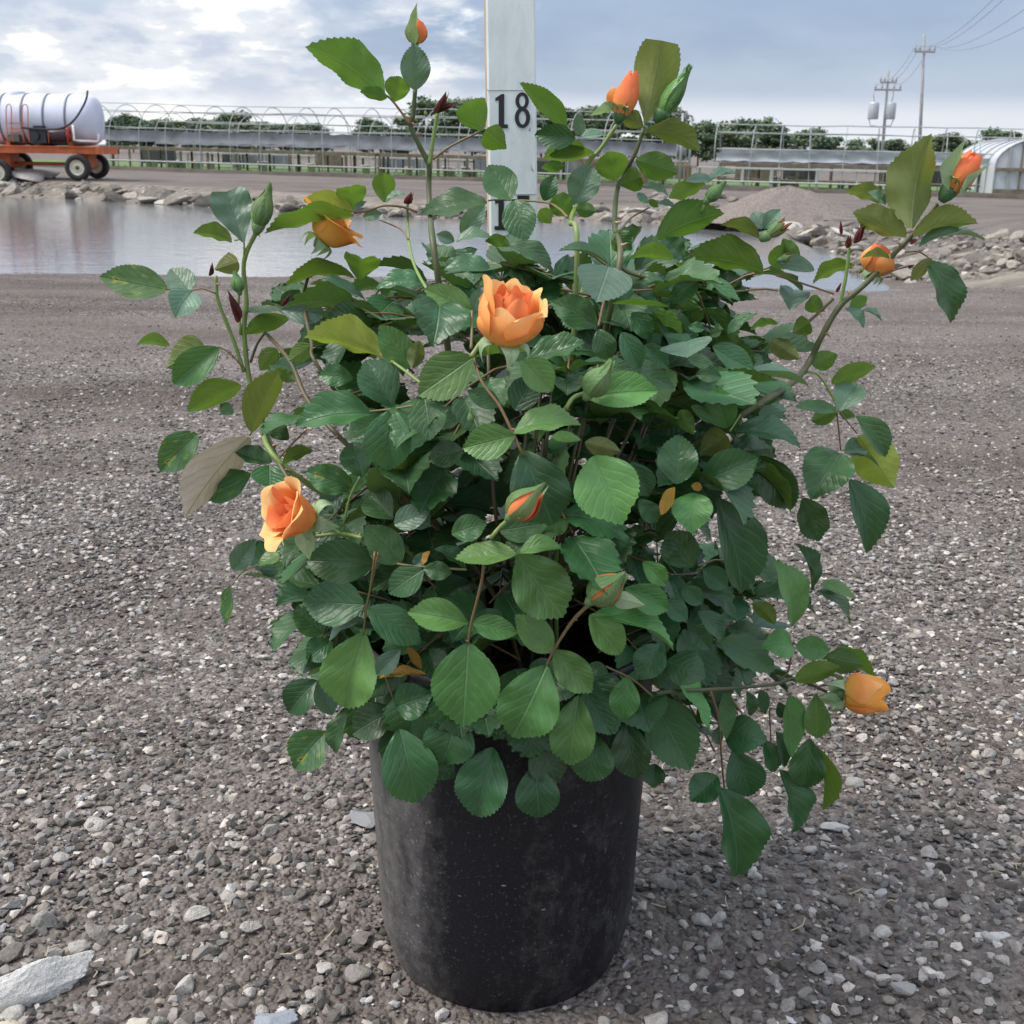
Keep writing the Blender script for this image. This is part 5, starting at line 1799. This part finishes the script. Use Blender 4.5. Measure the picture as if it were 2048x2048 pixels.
for i, M in enumerate(mats):
    a, f, uv = grid(i % NVAR, 'i')
    M = np.array(TR @ M)
    v = np.c_[np.array(a), np.ones(len(a))] @ M.T
    vs.append(v[:, :3]); uvs.append(np.array(uv)); tints.append(np.full(len(a), random.random()))
    fa = np.array(f) + off
    fs.append(np.concatenate([fa[:, [0, 1, 2]], fa[:, [0, 2, 3]]]))
    off += len(a)
vs = np.concatenate(vs); fs = np.concatenate(fs); uvs = np.concatenate(uvs); tints = np.concatenate(tints)
me = mesh_tris('inner_foliage', vs, fs, LEAF['f'], True, np.repeat(tints[:, None], 3, 1))
ul = me.uv_layers.new(name='UVMap')
idx = np.empty(len(me.loops), dtype=np.int32); me.loops.foreach_get('vertex_index', idx)
ul.data.foreach_set('uv', uvs[idx].astype(np.float32).ravel())
tag(obj('inner_foliage', me, rose), kind='stuff')

# ------------------------------------------------------------------ canes and stalks
_thorn_me = None


def thorn_mesh():
    global _thorn_me
    if _thorn_me is None:
        mb = MB().tube([(0, 0, -.15), (0.0, 0, .25), (-.12, 0, .62), (-.38, 0, 1.0)], [.42, .24, .12, .015], 6)
        _thorn_me = mesh_from('thorn', mb.v, mb.f, THORN, True)
    return _thorn_me


def cane(crop, pts, r0, r1, mat, lay=1.2, name='cane', thorns=0, root=False, Y=None, back=False):
    P3 = []
    for (x, y) in pts:
        px, py = cp(crop, x, y) if crop else (x, y)
        P3.append(at(px, py, (front_y(px, py) if Y is None else Y) + 0.013 * lay))
    if back:                                            # the near end comes out of the bush
        P3 = [P3[0] + ray_to(P3[0]) * .06, P3[0] + ray_to(P3[0]) * .02] + P3
    if root:                                            # carry the cane down into the pot
        e = P3[0]
        base = Vector((PX + random.uniform(-.035, .035), PY + random.uniform(-.03, .03), pz + 0.219))
        midp = e.lerp(base, .5) + Vector((0, 0, 0.03)); midp.y = max(midp.y, min(e.y, PY) + 0.01)
        P3 = [base, e.lerp(base, .72) + Vector(((PX - e.x) * .12, .01, .015)), midp] + P3
    C = catmull(P3, 6)
    n = len(C)
    mpp = 0.00034
    rad = [mpp * (r0 + (r1 - r0) * i / (n - 1)) * (1 + 0.06 * math.sin(i * 1.7)) for i in range(n)]
    mb = MB().tube([c - RO for c in C], rad, 8)
    o = mb.build(name, mat, rose, True)
    for k in range(thorns):
        i = random.randint(int(n * .25), n - 2)
        tdir = (C[i + 1] - C[i]).normalized()
        sd = _r * random.choice((-1, 1)) + _u * random.uniform(-.4, .6) - _f * random.uniform(-.2, .5)
        sd = (sd - tdir * sd.dot(tdir)).normalized()
        ex = tdir; ez = sd; ey = ez.cross(ex)
        s = rad[i] * random.uniform(1.6, 2.6)
        p = C[i] - RO + sd * rad[i] * .8
        th = obj('thorn', thorn_mesh(), o)
        th.matrix_local = Matrix(((ex.x * s, ey.x * s, ez.x * s, p.x), (ex.y * s, ey.y * s, ez.y * s, p.y), (ex.z * s, ey.z * s, ez.z * s, p.z), (0, 0, 0, 1)))
    return o


random.seed(3)
# upper left
cane('B', [(1195, 1960), (1165, 1700), (1150, 1450), (1150, 1280), (1080, 1130), (1010, 970), (1030, 880), (1045, 690)], 6.5, 4.5, STEM_G, 1.4, 'cane', 5, True)
cane('B', [(1155, 1275), (1180, 1100), (1220, 860)], 4.5, 3.5, STEM_L, 1.3, 'stalk')
cane('B', [(1180, 1230), (1320, 1130), (1555, 1010)], 2.6, 2.0, STEM_R, 1.2, 'leaf_stalk', 1)
cane('B', [(1005, 960), (940, 870), (870, 780), (820, 735)], 2.6, 1.8, STEM_R, 1.2, 'leaf_stalk', 1)
cane('B', [(1060, 1640), (950, 1600), (800, 1590), (680, 1630), (570, 1645)], 2.6, 1.8, STEM_R, 1.1, 'leaf_stalk', 1)
cane('B', [(1150, 2260), (1050, 2080), (1000, 1900), (990, 1760), (985, 1600), (1000, 1560)], 3.0, 2.5, STEM_L, 1.4, 'stalk')
cane('B', [(990, 1850), (930, 1770), (770, 1700)], 1.8, 1.2, STEM_R, 1.4, 'leaf_stalk')
cane('K', [(880, 1500), (820, 1440), (720, 1395), (420, 1378), (330, 1385)], 2.6, 1.6, STEM_R, .6, 'leaf_stalk')
cane('K', [(490, 1372), (490, 1420)], 1.6, 1.4, STEM_R, .4, 'leaf_stalk')
# upper middle-right
cane('C', [(795, 1900), (770, 1500), (800, 1200), (920, 970), (995, 770)], 6.0, 4.2, STEM_G, 1.2, 'cane', 4, True)
cane('C', [(480, 1690), (430, 1480), (500, 1300), (560, 1040), (660, 920), (785, 735)], 5.0, 4.0, STEM_L, 1.2, 'cane', 2, True)
cane('C', [(800, 1560), (900, 1450), (1040, 1370)], 2.4, 1.6, STEM_R, 1.1, 'leaf_stalk')
cane('C', [(1440, 1400), (1470, 1330), (1490, 1290)], 3.2, 3.2, STEM_L, .8, 'stalk', back=True)
cane('C', [(800, 1820), (900, 1880), (1080, 1930)], 4.0, 3.2, STEM_G, 1.0, 'cane', 1)
cane('C', [(1080, 640), (1150, 640)], 2.0, 2.0, STEM_L, 1.0, 'stalk')
# right
cane('D', [(100, 1900), (400, 1720), (530, 1580), (620, 1400), (740, 1200), (900, 1060), (1100, 850), (1190, 760), (1280, 650), (1370, 540)], 7.5, 4.5, STEM_G, .6, 'cane', 7, True)
cane('D', [(440, 1370), (560, 1280), (700, 1150)], 3.6, 3.2, STEM_B, .9, 'cane', 1)
cane('D', [(740, 1200), (780, 1000), (800, 820)], 3.6, 3.2, STEM_L, .7, 'stalk')
cane('D', [(1010, 1000), (1100, 965), (1215, 935)], 1.8, 1.5, STEM_R, .5, 'leaf_stalk')
cane('D', [(1160, 850), (1250, 850), (1330, 900)], 1.7, 1.3, STEM_R, .4, 'leaf_stalk')
cane('D', [(0, 1110), (250, 1090), (340, 1100)], 2.0, 1.6, STEM_R, 1.1, 'leaf_stalk')
cane('D', [(330, 1000), (520, 1060), (700, 1120)], 2.2, 1.8, STEM_R, 1.0, 'leaf_stalk')
cane('D', [(520, 1620), (600, 1640), (680, 1760), (730, 1870)], 2.8, 2.0, STEM_L, .5, 'leaf_stalk')
cane('H', [(1310, 60), (1325, 200), (1340, 350)], 1.9, 1.5, STEM_R, .2, 'leaf_stalk')
cane('H', [(1330, 80), (1400, 170), (1455, 235)], 1.7, 1.3, STEM_R, .4, 'leaf_stalk')
cane('H', [(630, 110), (560, 220)], 2.4, 1.8, STEM_L, .4, 'leaf_stalk', back=True)
# left
cane('A', [(1190, 1860), (1060, 1560), (1000, 1380), (960, 1050), (975, 850), (960, 600), (1050, 390)], 6.0, 4.5, STEM_L, .9, 'cane', 3, True)
cane('A', [(960, 1290), (890, 1080), (800, 850), (785, 690)], 4.2, 3.4, STEM_L, .9, 'stalk', 1)
cane('A', [(1000, 1230), (1040, 1120), (1095, 1040)], 2.8, 2.4, STEM_G, 1.0, 'stalk')
cane('A', [(940, 1060), (930, 970)], 3.2, 2.6, STEM_L, .8, 'stalk')
cane('A', [(930, 1000), (925, 880), (930, 790)], 2.6, 2.6, STEM_L, 1.0, 'stalk')
cane('A', [(1620, 1760), (1360, 1470), (1250, 1230), (1100, 1050)], 5.2, 3.8, STEM_B, 1.5, 'cane', 3, True)
cane('A', [(1450, 1300), (1380, 1100), (1330, 850), (1350, 730), (1390, 610)], 3.8, 3.2, STEM_B, 1.4, 'cane', 2, True)
cane('A', [(950, 1260), (880, 1180), (800, 1130)], 1.8, 1.4, STEM_R, .8, 'leaf_stalk')
cane('A', [(780, 800), (700, 770), (630, 780), (480, 775)], 1.8, 1.2, STEM_R, .8, 'leaf_stalk')
cane('A', [(960, 560), (955, 470), (900, 470)], 1.8, 1.4, STEM_L, .8, 'leaf_stalk')
cane('E', [(1010, 960), (900, 780), (780, 480), (740, 250)], 5.2, 4.5, STEM_G, .8, 'cane', 4)
cane('E', [(790, 480), (740, 540), (700, 600)], 2.0, 1.6, STEM_R, .4, 'leaf_stalk')
cane('E', [(900, 770), (960, 700), (1090, 570), (1130, 560)], 1.8, 1.4, STEM_R, 1.0, 'leaf_stalk')
cane('E', [(1140, 1310), (1340, 1290), (1490, 1320)], 3.2, 3.4, STEM_L, .9, 'stalk', 2)
cane('E', [(1350, 1290), (1400, 1050), (1475, 890)], 2.4, 1.8, STEM_L, 1.0, 'leaf_stalk')
cane('E', [(1600, 1440), (1560, 1640), (1520, 1790), (1500, 1840)], 2.0, 1.6, STEM_R, .4, 'leaf_stalk', back=True)
cane('E', [(1150, 1240), (1250, 1240), (1340, 1290)], 3.0, 3.0, STEM_L, .8, 'stalk')
cane('E', [(1850, 390), (1700, 415), (1545, 430)], 1.9, 1.5, STEM_R, .3, 'leaf_stalk')
# middle
cane('F', [(1110, 1310), (1040, 1160), (960, 1000), (850, 850), (795, 690)], 2.8, 2.4, STEM_R, .2, 'stalk', 1, back=True)
cane('F', [(780, 690), (840, 600), (880, 560)], 4.0, 3.6, STEM_L, -.2, 'stalk')
cane('F', [(780, 640), (785, 520), (785, 390)], 2.6, 2.0, STEM_R, .2, 'leaf_stalk')
cane('F', [(490, 880), (420, 830), (330, 760), (230, 690), (200, 672)], 2.8, 2.2, STEM_L, .2, 'leaf_stalk', 1)
cane('F', [(1390, 1020), (1440, 950), (1520, 920)], 3.8, 3.4, STEM_L, .2, 'stalk', back=True)
cane('F', [(1640, 310), (1620, 400), (1600, 490)], 2.4, 2.0, STEM_R, .5, 'leaf_stalk', back=True)
cane('G', [(590, 560), (640, 500), (705, 440)], 3.6, 3.2, STEM_L, .1, 'stalk', back=True)
cane('G', [(540, 700), (525, 850), (460, 1110), (438, 1250)], 3.4, 2.0, STEM_R, .1, 'leaf_stalk', 1, back=True)
cane('G', [(1210, 1000), (1120, 1090), (1050, 1190), (985, 1300), (945, 1390)], 3.6, 1.8, STEM_R, .1, 'stalk', 1)
cane('G', [(1340, 1400), (1500, 1480), (1620, 1580)], 2.0, 1.8, STEM_R, .5, 'leaf_stalk', back=True)
cane('L', [(1010, 620), (985, 850), (940, 1110), (900, 1400)], 2.2, 1.8, STEM_R, .1, 'leaf_stalk', back=True)
cane('L', [(1900, 770), (1400, 735), (1120, 690), (1025, 630)], 2.2, 2.0, STEM_R, 1.8, 'stalk')
cane('J', [(530, 240), (580, 380), (605, 510)], 1.9, 1.5, STEM_R, .3, 'leaf_stalk', back=True)
# lower right
cane('I', [(200, 440), (330, 425), (560, 415), (940, 385), (1100, 350), (1300, 430)], 4.2, 3.6, STEM_G, .9, 'cane', 3)
cane('I', [(550, 430), (600, 600), (625, 900), (640, 1060)], 2.6, 1.8, STEM_R, .3, 'leaf_stalk')
cane('I', [(1080, 110), (1070, 180), (1050, 300), (980, 360)], 2.4, 2.0, STEM_R, .2, 'leaf_stalk')
cane('I', [(690, 480), (760, 580)], 1.8, 1.4, STEM_R, 1.0, 'leaf_stalk')
cane('I', [(930, 560), (940, 750)], 2.0, 1.6, STEM_R, 1.0, 'leaf_stalk', back=True)
cane('E', [(760, 1510), (650, 1560), (560, 1670)], 1.8, 1.2, STEM_R, .6, 'leaf_stalk')
# canes inside the bush
for i in range(13):
    px, py = random.uniform(700, 1450), random.uniform(560, 900)
    cane(None, [(px * .6 + 1010 * .4, py + 320), (px, py)], 4.8, 3.0, random.choice((STEM_G, STEM_B)), 5.0, 'cane', 2, True)

# ------------------------------------------------------------------ red young shoots
def shoot(crop, x0, y0, x1, y1, w, kind='r'):
    p, q = cp(crop, x0, y0), cp(crop, x1, y1)
    Y = front_y(*p) + .006
    A, B = at(*p, Y), at(*q, Y)
    Lw = (B - A).length
    root = None
    ex = (B - A).normalized()
    for k in range(4):
        side = _r * math.cos(k * 1.7) * .35 + _f * math.sin(k * 1.7) * .35
        d = (ex + side * (0.25 + .5 * w / max(1, math.hypot(x1 - x0, y1 - y0)))).normalized()
        L_ = Lw * (1 - 0.14 * k)
        ez = (side + Vector((0, 0, .001)) - d * (side.dot(d))).normalized()
        ey = ez.cross(d)
        W = max(w / CROPS[crop][2] * .00034 * .75, L_ * .2)
        M = Matrix(((d.x * L_, ey.x * W, ez.x * W, A.x), (d.y * L_, ey.y * W, ez.y * W, A.y), (d.z * L_, ey.z * W, ez.z * W, A.z), (0, 0, 0, 1)))
        o = obj('young_leaf' if k else 'red_shoot', leaf_mesh((k * 3) % NVAR, 'n', kind), rose if not k else root)
        if not k:
            o.matrix_local = TR @ M; root = o; rootM = M.copy()
        else:
            o.matrix_local = rootM.inverted() @ M


for a in (('B', 1215, 880, 1290, 690, 90), ('B', 1225, 850, 1375, 785, 60), ('B', 980, 1580, 1020, 1470, 80), ('D', 845, 795, 890, 635, 70), ('D', 795, 825, 790, 735, 60), ('D', 752, 740, 735, 650, 30),
          ('A', 940, 970, 830, 785, 80), ('A', 755, 690, 748, 600, 40), ('A', 845, 590, 870, 535, 40), ('A', 1195, 880, 1252, 795, 40), ('D', 1190, 790, 1250, 765, 40), ('D', 1180, 950, 1225, 930, 30), ('D', 720, 1110, 745, 1040, 30)):
    shoot(*a)

# ------------------------------------------------------------------ flowers and buds
def petal_mesh(th0, hw, h, rfun, mat, curl=0.0, notch=0.0, ripple=0.0, seed=0, zfun=None, nu=10, nv=12, wfun=None):
    r = random.Random(seed)
    ph = r.uniform(0, 6)
    vs, fs, uv = [], [], []
    for j in range(nv + 1):
        v = j / nv
        wv = wfun(v) if wfun else math.sin(math.pi * (0.13 + 0.72 * v)) ** 0.6
        for i in range(nu + 1):
            u = -1 + 2 * i / nu
            th = th0 + u * hw * wv
            rr = rfun(v) * (1 + 0.05 * u * u)
            z = h * v * (1 - notch * u * u * v)
            c = max(0.0, v - 0.72) / 0.28
            rr += curl * c * c * (1 + .25 * math.sin(3 * u + ph))
            z -= curl * 0.42 * c ** 3
            rr += ripple * math.sin(2.4 * u + ph) * v * v + ripple * .22 * math.sin(6.0 * u + 2 * ph) * v ** 5
            z += ripple * 0.8 * math.sin(3.7 * u + ph * 2) * v + ripple * .18 * math.sin(7.0 * u + ph) * v ** 6
            if zfun: z = zfun(v, z)
            vs.append((rr * math.cos(th), rr * math.sin(th), z))
            uv.append((i / nu, v))
    n = nu + 1
    for j in range(nv):
        for i in range(nu):
            a = j * n + i
            fs.append((a, a + 1, a + n + 1, a + n))
    return mesh_from('petal', vs, fs, mat, True, uv)


def frame(base, axis, size, spin):
    ez = axis.normalized()
    ex = (_r - ez * _r.dot(ez))
    if ex.length < .1: ex = _u - ez * _u.dot(ez)
    ex.normalize()
    ey = ez.cross(ex)
    M = Matrix(((ex.x, ey.x, ez.x), (ex.y, ey.y, ez.y), (ex.z, ey.z, ez.z))) @ Matrix.Rotation(spin, 3, 'Z')
    return Matrix.Translation(base) @ M.to_4x4() @ Matrix.Scale(size, 4)


CALYX = LEAF['s']
CALYX_M = stem_mat('calyx_green', (0.09, 0.17, 0.06), (0.15, 0.25, 0.09))
CALYX_D = stem_mat('calyx_dark_green', (0.035, 0.10, 0.035), (0.06, 0.14, 0.05))


def flower(name, crop, b0, t0, toward, wid, petals, sepal_mode, spin=0.0, Y=None, lay=0.0, seed=0, hip=0.16, sepal_len=0.8, n_sep=5, calyx=None, sep_kind='s', sep_w=0.15):
    """petals: list of (count, half-angle, height, radius function, material, curl, ripple, notch)"""
    p, q = cp(crop, *b0), cp(crop, *t0)
    Yf = (front_y(*p) if Y is None else Y) + 0.013 * lay
    A, B = at(*p, Yf), at(*q, Yf)
    inpl = (B - A)
    size = inpl.length
    axis = inpl.normalized() - _f * toward
    size = size * math.sqrt(1 + toward * toward) * .92
    M = frame(A, axis, size, spin)
    mb = MB().lathe([(0.001, -hip * 1.15), (hip * .30, -hip * 1.1), (hip * .62, -hip * .6), (hip * .78, -hip * .1), (hip * .70, hip * .25), (0.001, hip * .3)], n=14)
    fo = obj(name, mesh_from(name, mb.v, mb.f, calyx or CALYX_M, True), rose)
    fo.matrix_local = TR @ M
    rnd = random.Random(seed)
    ang = rnd.uniform(0, 6)
    k = 0
    for (cnt, hw, h, rf, mat, curl, rip, notch) in petals:
        for i in range(cnt):
            me = petal_mesh(ang + 2 * math.pi * i / cnt + rnd.uniform(-.15, .15), hw * rnd.uniform(.92, 1.08), h * rnd.uniform(.86, 1.08), (lambda v, rf=rf, k=k: (rf(v)) * wid * (1 + 0.004 * k)), mat, curl * wid * rnd.uniform(.6, 1.25), notch, rip, seed * 50 + k)
            obj('petal', me, fo)
            k += 1
        ang += 0.62
    # sepals
    for i in range(n_sep):
        a = 2 * math.pi * i / n_sep + spin * 0 + rnd.uniform(-.2, .2) + seed
        er = Vector((math.cos(a), math.sin(a), 0)); et = Vector((-math.sin(a), math.cos(a), 0))
        vs, fs, uv = [], [], []
        nr = 9
        for j in range(nr + 1):
            v = j / nr
            w = sep_w * (math.sin(math.pi * (0.18 + .82 * v) ** .8) ** 1.0 if v < 1 else 0) + 0.004
            if sepal_mode == 'hug':
                c_z = sepal_len * v; pv_ = c_z / max(p_[2] for p_ in petals); c_r = max(p_[3](min(1, pv_)) for p_ in petals) * wid * (1.05 if pv_ < 1 else max(.1, 1 - (pv_ - 1) * 2)) + .02 + (.05 * math.sin(i * 2.4) ** 2 * v ** 4)
            elif sepal_mode == 'open':
                c_r = hip * .6 + .34 * v + .10 * v * v; c_z = sepal_len * (.75 * v - .55 * v * v)
            else:                                  # turned back
                c_r = hip * .7 + .30 * math.sin(v * 2.2); c_z = -sepal_len * .62 * v * v + .06 * math.sin(v * 3)
            lean = 0.06 * math.sin(i * 2.1 + 3 * v) * v
            cpt = er * c_r + Vector((0, 0, c_z)) + et * lean
            for u in (-1, -.5, 0, .5, 1):
                bow = (1 - abs(u)) * (0.012 if sepal_mode != 'hug' else .02)
                cv = er * bow
                if sepal_mode == 'hug':
                    ang_ = u * w * 1.6 / max(c_r, .08)
                    pt = er * (c_r * math.cos(ang_)) + et * (c_r * math.sin(ang_)) + Vector((0, 0, c_z)) + et * lean
                else:
                    pt = cpt + et * (u * w) - cv
                vs.append(tuple(pt)); uv.append((v, .5 + u * .3))
        for j in range(nr):
            for u in range(4):
                b1 = j * 5 + u
                fs.append((b1, b1 + 1, b1 + 6, b1 + 5))
        obj('sepal', mesh_from('sepal', vs, fs, LEAF[sep_kind], True, uv), fo)
    return fo


def bud_r(top=.05, belly=.30):
    return lambda v: belly * math.sin(math.pi * min(1, .14 + .80 * v)) ** .75 * (1 - .25 * v) + top * v


def cup_r(a, b_, p=.7):
    return lambda v: a + b_ * v ** p


# opened blooms
hero = flower('bloom', 'F', (1000, 600), (1065, 180), 0.16, 0.80, [
    (3, 1.25, 0.86, bud_r(.04, .20), PETAL_IN, .03, .02, .05),
    (4, 1.05, 0.92, bud_r(.12, .27), PETAL_IN, .05, .04, .10),
    (4, 0.95, 0.97, bud_r(.22, .32), PETAL_IN, .06, .05, .14)], 'back', 0.0, None, -1.6, 1, .17, .55)
for i, (deg, hw_, h_, top_, bel_, cu, mt, nt_) in enumerate((
        (140, 0.95, 1.02, .34, .36, .03, PETAL, .22), (190, 0.80, 1.16, .42, .36, .05, PETAL, .30), (75, 0.95, 1.00, .36, .38, .06, PETAL, .16), (30, 0.90, 0.92, .44, .40, .10, PETAL, .14),
        (-5, 0.80, 0.88, .46, .42, .13, PETAL, .16), (-112, 1.15, 0.66, .26, .50, .06, PETAL, .10), (-48, 0.85, 0.72, .42, .46, .10, PETAL, .22), (-165, 0.70, 0.86, .36, .46, .06, PETAL, .18))):
    obj('petal', petal_mesh(math.radians(deg), hw_, h_, (lambda v, a=top_, b=bel_, i=i: bud_r(a, b)(v) * .80 * (1 + .012 * i)), mt, cu, nt_, .05, 900 + i), hero)
flower('bloom', 'E', (1140, 1190), (845, 1095), 0.72, 0.95, [
    (3, 1.25, 0.85, bud_r(.06, .22), PETAL_IN, .03, .01, .05),
    (3, 1.1, 0.95, cup_r(.12, .24, .6), PETAL_IN, .05, .02, .08),
    (3, 1.0, 0.95, cup_r(.14, .32, .6), PETAL, .12, .03, .10),
    (4, 0.90, 0.86, cup_r(.16, .44, .7), PETAL, .14, .05, .15)], 'back', 1.1, None, -1.2, 2, .2, .75)
flower('bloom', 'I', (1400, 440), (1700, 450), 0.05, .80, [
    (4, 1.2, 0.95, bud_r(.16, .42), PETAL_GOLD, .04, .02, .05),
    (4, 1.05, 0.98, bud_r(.22, .48), PETAL_GOLD, .10, .05, .12),
    (3, 1.0, 0.86, bud_r(.26, .52), PETAL, .10, .06, .16)], 'back', .3, None, -.6, 3, .18, .8)
flower('bloom', 'A', (1440, 470), (1590, 290), -0.1, 1.25, [
    (4, 1.2, 0.95, bud_r(.12, .34), PETAL, .03, .01, .05),
    (4, 1.0, 0.95, cup_r(.14, .34, .5), PETAL, .12, .03, .10),
    (4, 0.95, 0.80, cup_r(.16, .44, .5), PETAL_GOLD, .22, .04, .12)], 'back', .9, None, .8, 4, .24, .75)
flower('bloom', 'D', (945, 985), (1040, 805), 0.05, 1.25, [
    (4, 1.2, 0.98, bud_r(.12, .36), PETAL_BUD, .03, .01, .05),
    (4, 1.0, 0.98, bud_r(.14, .42), PETAL_BUD, .05, .03, .10),
    (3, 1.0, 0.92, bud_r(.18, .46), PETAL, .06, .04, .12)], 'back', .2, None, 1.2, 5, .22, .6, calyx=CALYX_D)
flower('rose_bud', 'C', (815, 650), (925, 305), 0.0, 0.78, [
    (3, 1.3, 1.04, bud_r(.02, .36), PETAL_BUD, .02, .01, .05),
    (3, 1.05, 0.98, bud_r(.05, .40), PETAL_BUD, .03, .02, .10),
    (1, .8, 0.62, bud_r(.34, .46), PETAL, .10, .02, .08)], 'open', 2.6, None, -.3, 6, .22, .80, calyx=CALYX_D)
# colouring buds
flower('rose_bud', 'B', (1045, 330), (1065, 110), 0.0, 1.15, [(3, 1.3, 1.0, bud_r(.05, .36), PETAL_BUD, .02, .01, .06), (3, 1.0, .92, bud_r(.10, .40), PETAL_BUD, .04, .01, .08)], 'open', .3, None, .6, 7, .22, 1.3)
flower('rose_bud', 'D', (1445, 450), (1620, 200), 0.02, .95, [(3, 1.3, 1.05, bud_r(.04, .36), PETAL_BUD, .02, .01, .06), (3, 1.1, 1.0, bud_r(.07, .40), PETAL_BUD, .03, .01, .08)], 'open', 1.4, None, -.2, 8, .30, 1.0, calyx=CALYX_D)
flower('rose_bud', 'G', (720, 420), (900, 255), 0.12, 1.2, [(3, 1.3, 1.0, bud_r(.05, .34), PETAL_BUD, .02, .01, .06), (2, 1.1, .98, bud_r(.07, .37), PETAL_BUD, .02, .01, .08)], 'hug', .5, None, -1.0, 9, .22, 1.35, 4, sep_w=.12)
flower('rose_bud', 'G', (1240, 960), (1430, 810), 0.12, 1.3, [(3, 1.3, .98, bud_r(.04, .34), PETAL_BUD, .01, .01, .06), (2, 1.1, .96, bud_r(.06, .37), PETAL_BUD, .02, .01, .08)], 'hug', 2.2, None, -1.0, 10, .24, 1.3, 5, sep_w=.15)
# green buds still shut
for (crop, b0, t0, wd, sd, nm) in (('F', (1540, 920), (1670, 740), 1.4, 11, 5), ('A', (1050, 375), (1115, 150), .92, 12, 5), ('A', (930, 785), (905, 675), 1.3, 13, 5), ('C', (1140, 640), (1325, 330), .72, 14, 5), ('C', (1490, 1310), (1610, 1190), 1.15, 15, 5), ('F', (780, 1110), (775, 1040), 1.1, 16, 5), ('B', (1130, 895), (1120, 850), 1.2, 17, 4)):
    flower('green_bud', crop, b0, t0, 0.05, wd, [(3, 1.3, .92, bud_r(.03, .32), PETAL_BUD if sd in (11, 14) else LEAF['s'], .01, .005, .06)], 'hug', sd * .7, None, -.2, sd, .26, 1.3, nm, CALYX_M if sd != 14 else CALYX_D, 's' if sd in (11, 12, 13, 15, 16, 17) else 'l', 0.30 if sd != 11 else .205)
# withered heads
flower('withered_bloom', 'D', (270, 745), (420, 645), 0, .62, [(5, .5, 1.0, bud_r(.16, .30), PETAL_DEAD, .05, .05, .2), (4, .5, .9, bud_r(.22, .34), PETAL_DEAD, .1, .06, .2)], 'hug', .3, None, .2, 18, .3, .8)
flower('withered_bloom', 'D', (360, 900), (440, 875), 0, .9, [(4, .5, 1.0, bud_r(.16, .36), PETAL_DEAD, .05, .05, .2)], 'hug', .3, None, .2, 19, .3, .8)
# two long sepals standing out from blooms
for (crop, x0, y0, x1, y1, w, lay) in (('E', 1075, 1265, 1120, 1475, 125, -1.6), ('G', 1370, 950, 1580, 1000, 95, -1.4), ('B', 1035, 345, 1050, 15, 100, -.2), ('I', 1260, 460, 1430, 525, 85, -.8), ('I', 1315, 430, 1440, 345, 70, -.8), ('D', 1425, 450, 1540, 120, 100, -.8), ('D', 1500, 490, 1710, 270, 55, -.8), ('C', 770, 590, 575, 660, 70, -.6)):
    p, q = cp(crop, x0, y0), cp(crop, x1, y1)
    Y = front_y(*p) + .013 * lay
    A, B = at(*p, Y), at(*q, Y)
    o = obj('sepal', leaf_mesh(3, 'n', 's'), rose)
    o.matrix_local = TR @ leaf_matrix(A, B, w / CROPS[crop][2] * .00034, crop != 'B')
print('leaves', n_leaf, 'objects', len(bpy.data.objects))
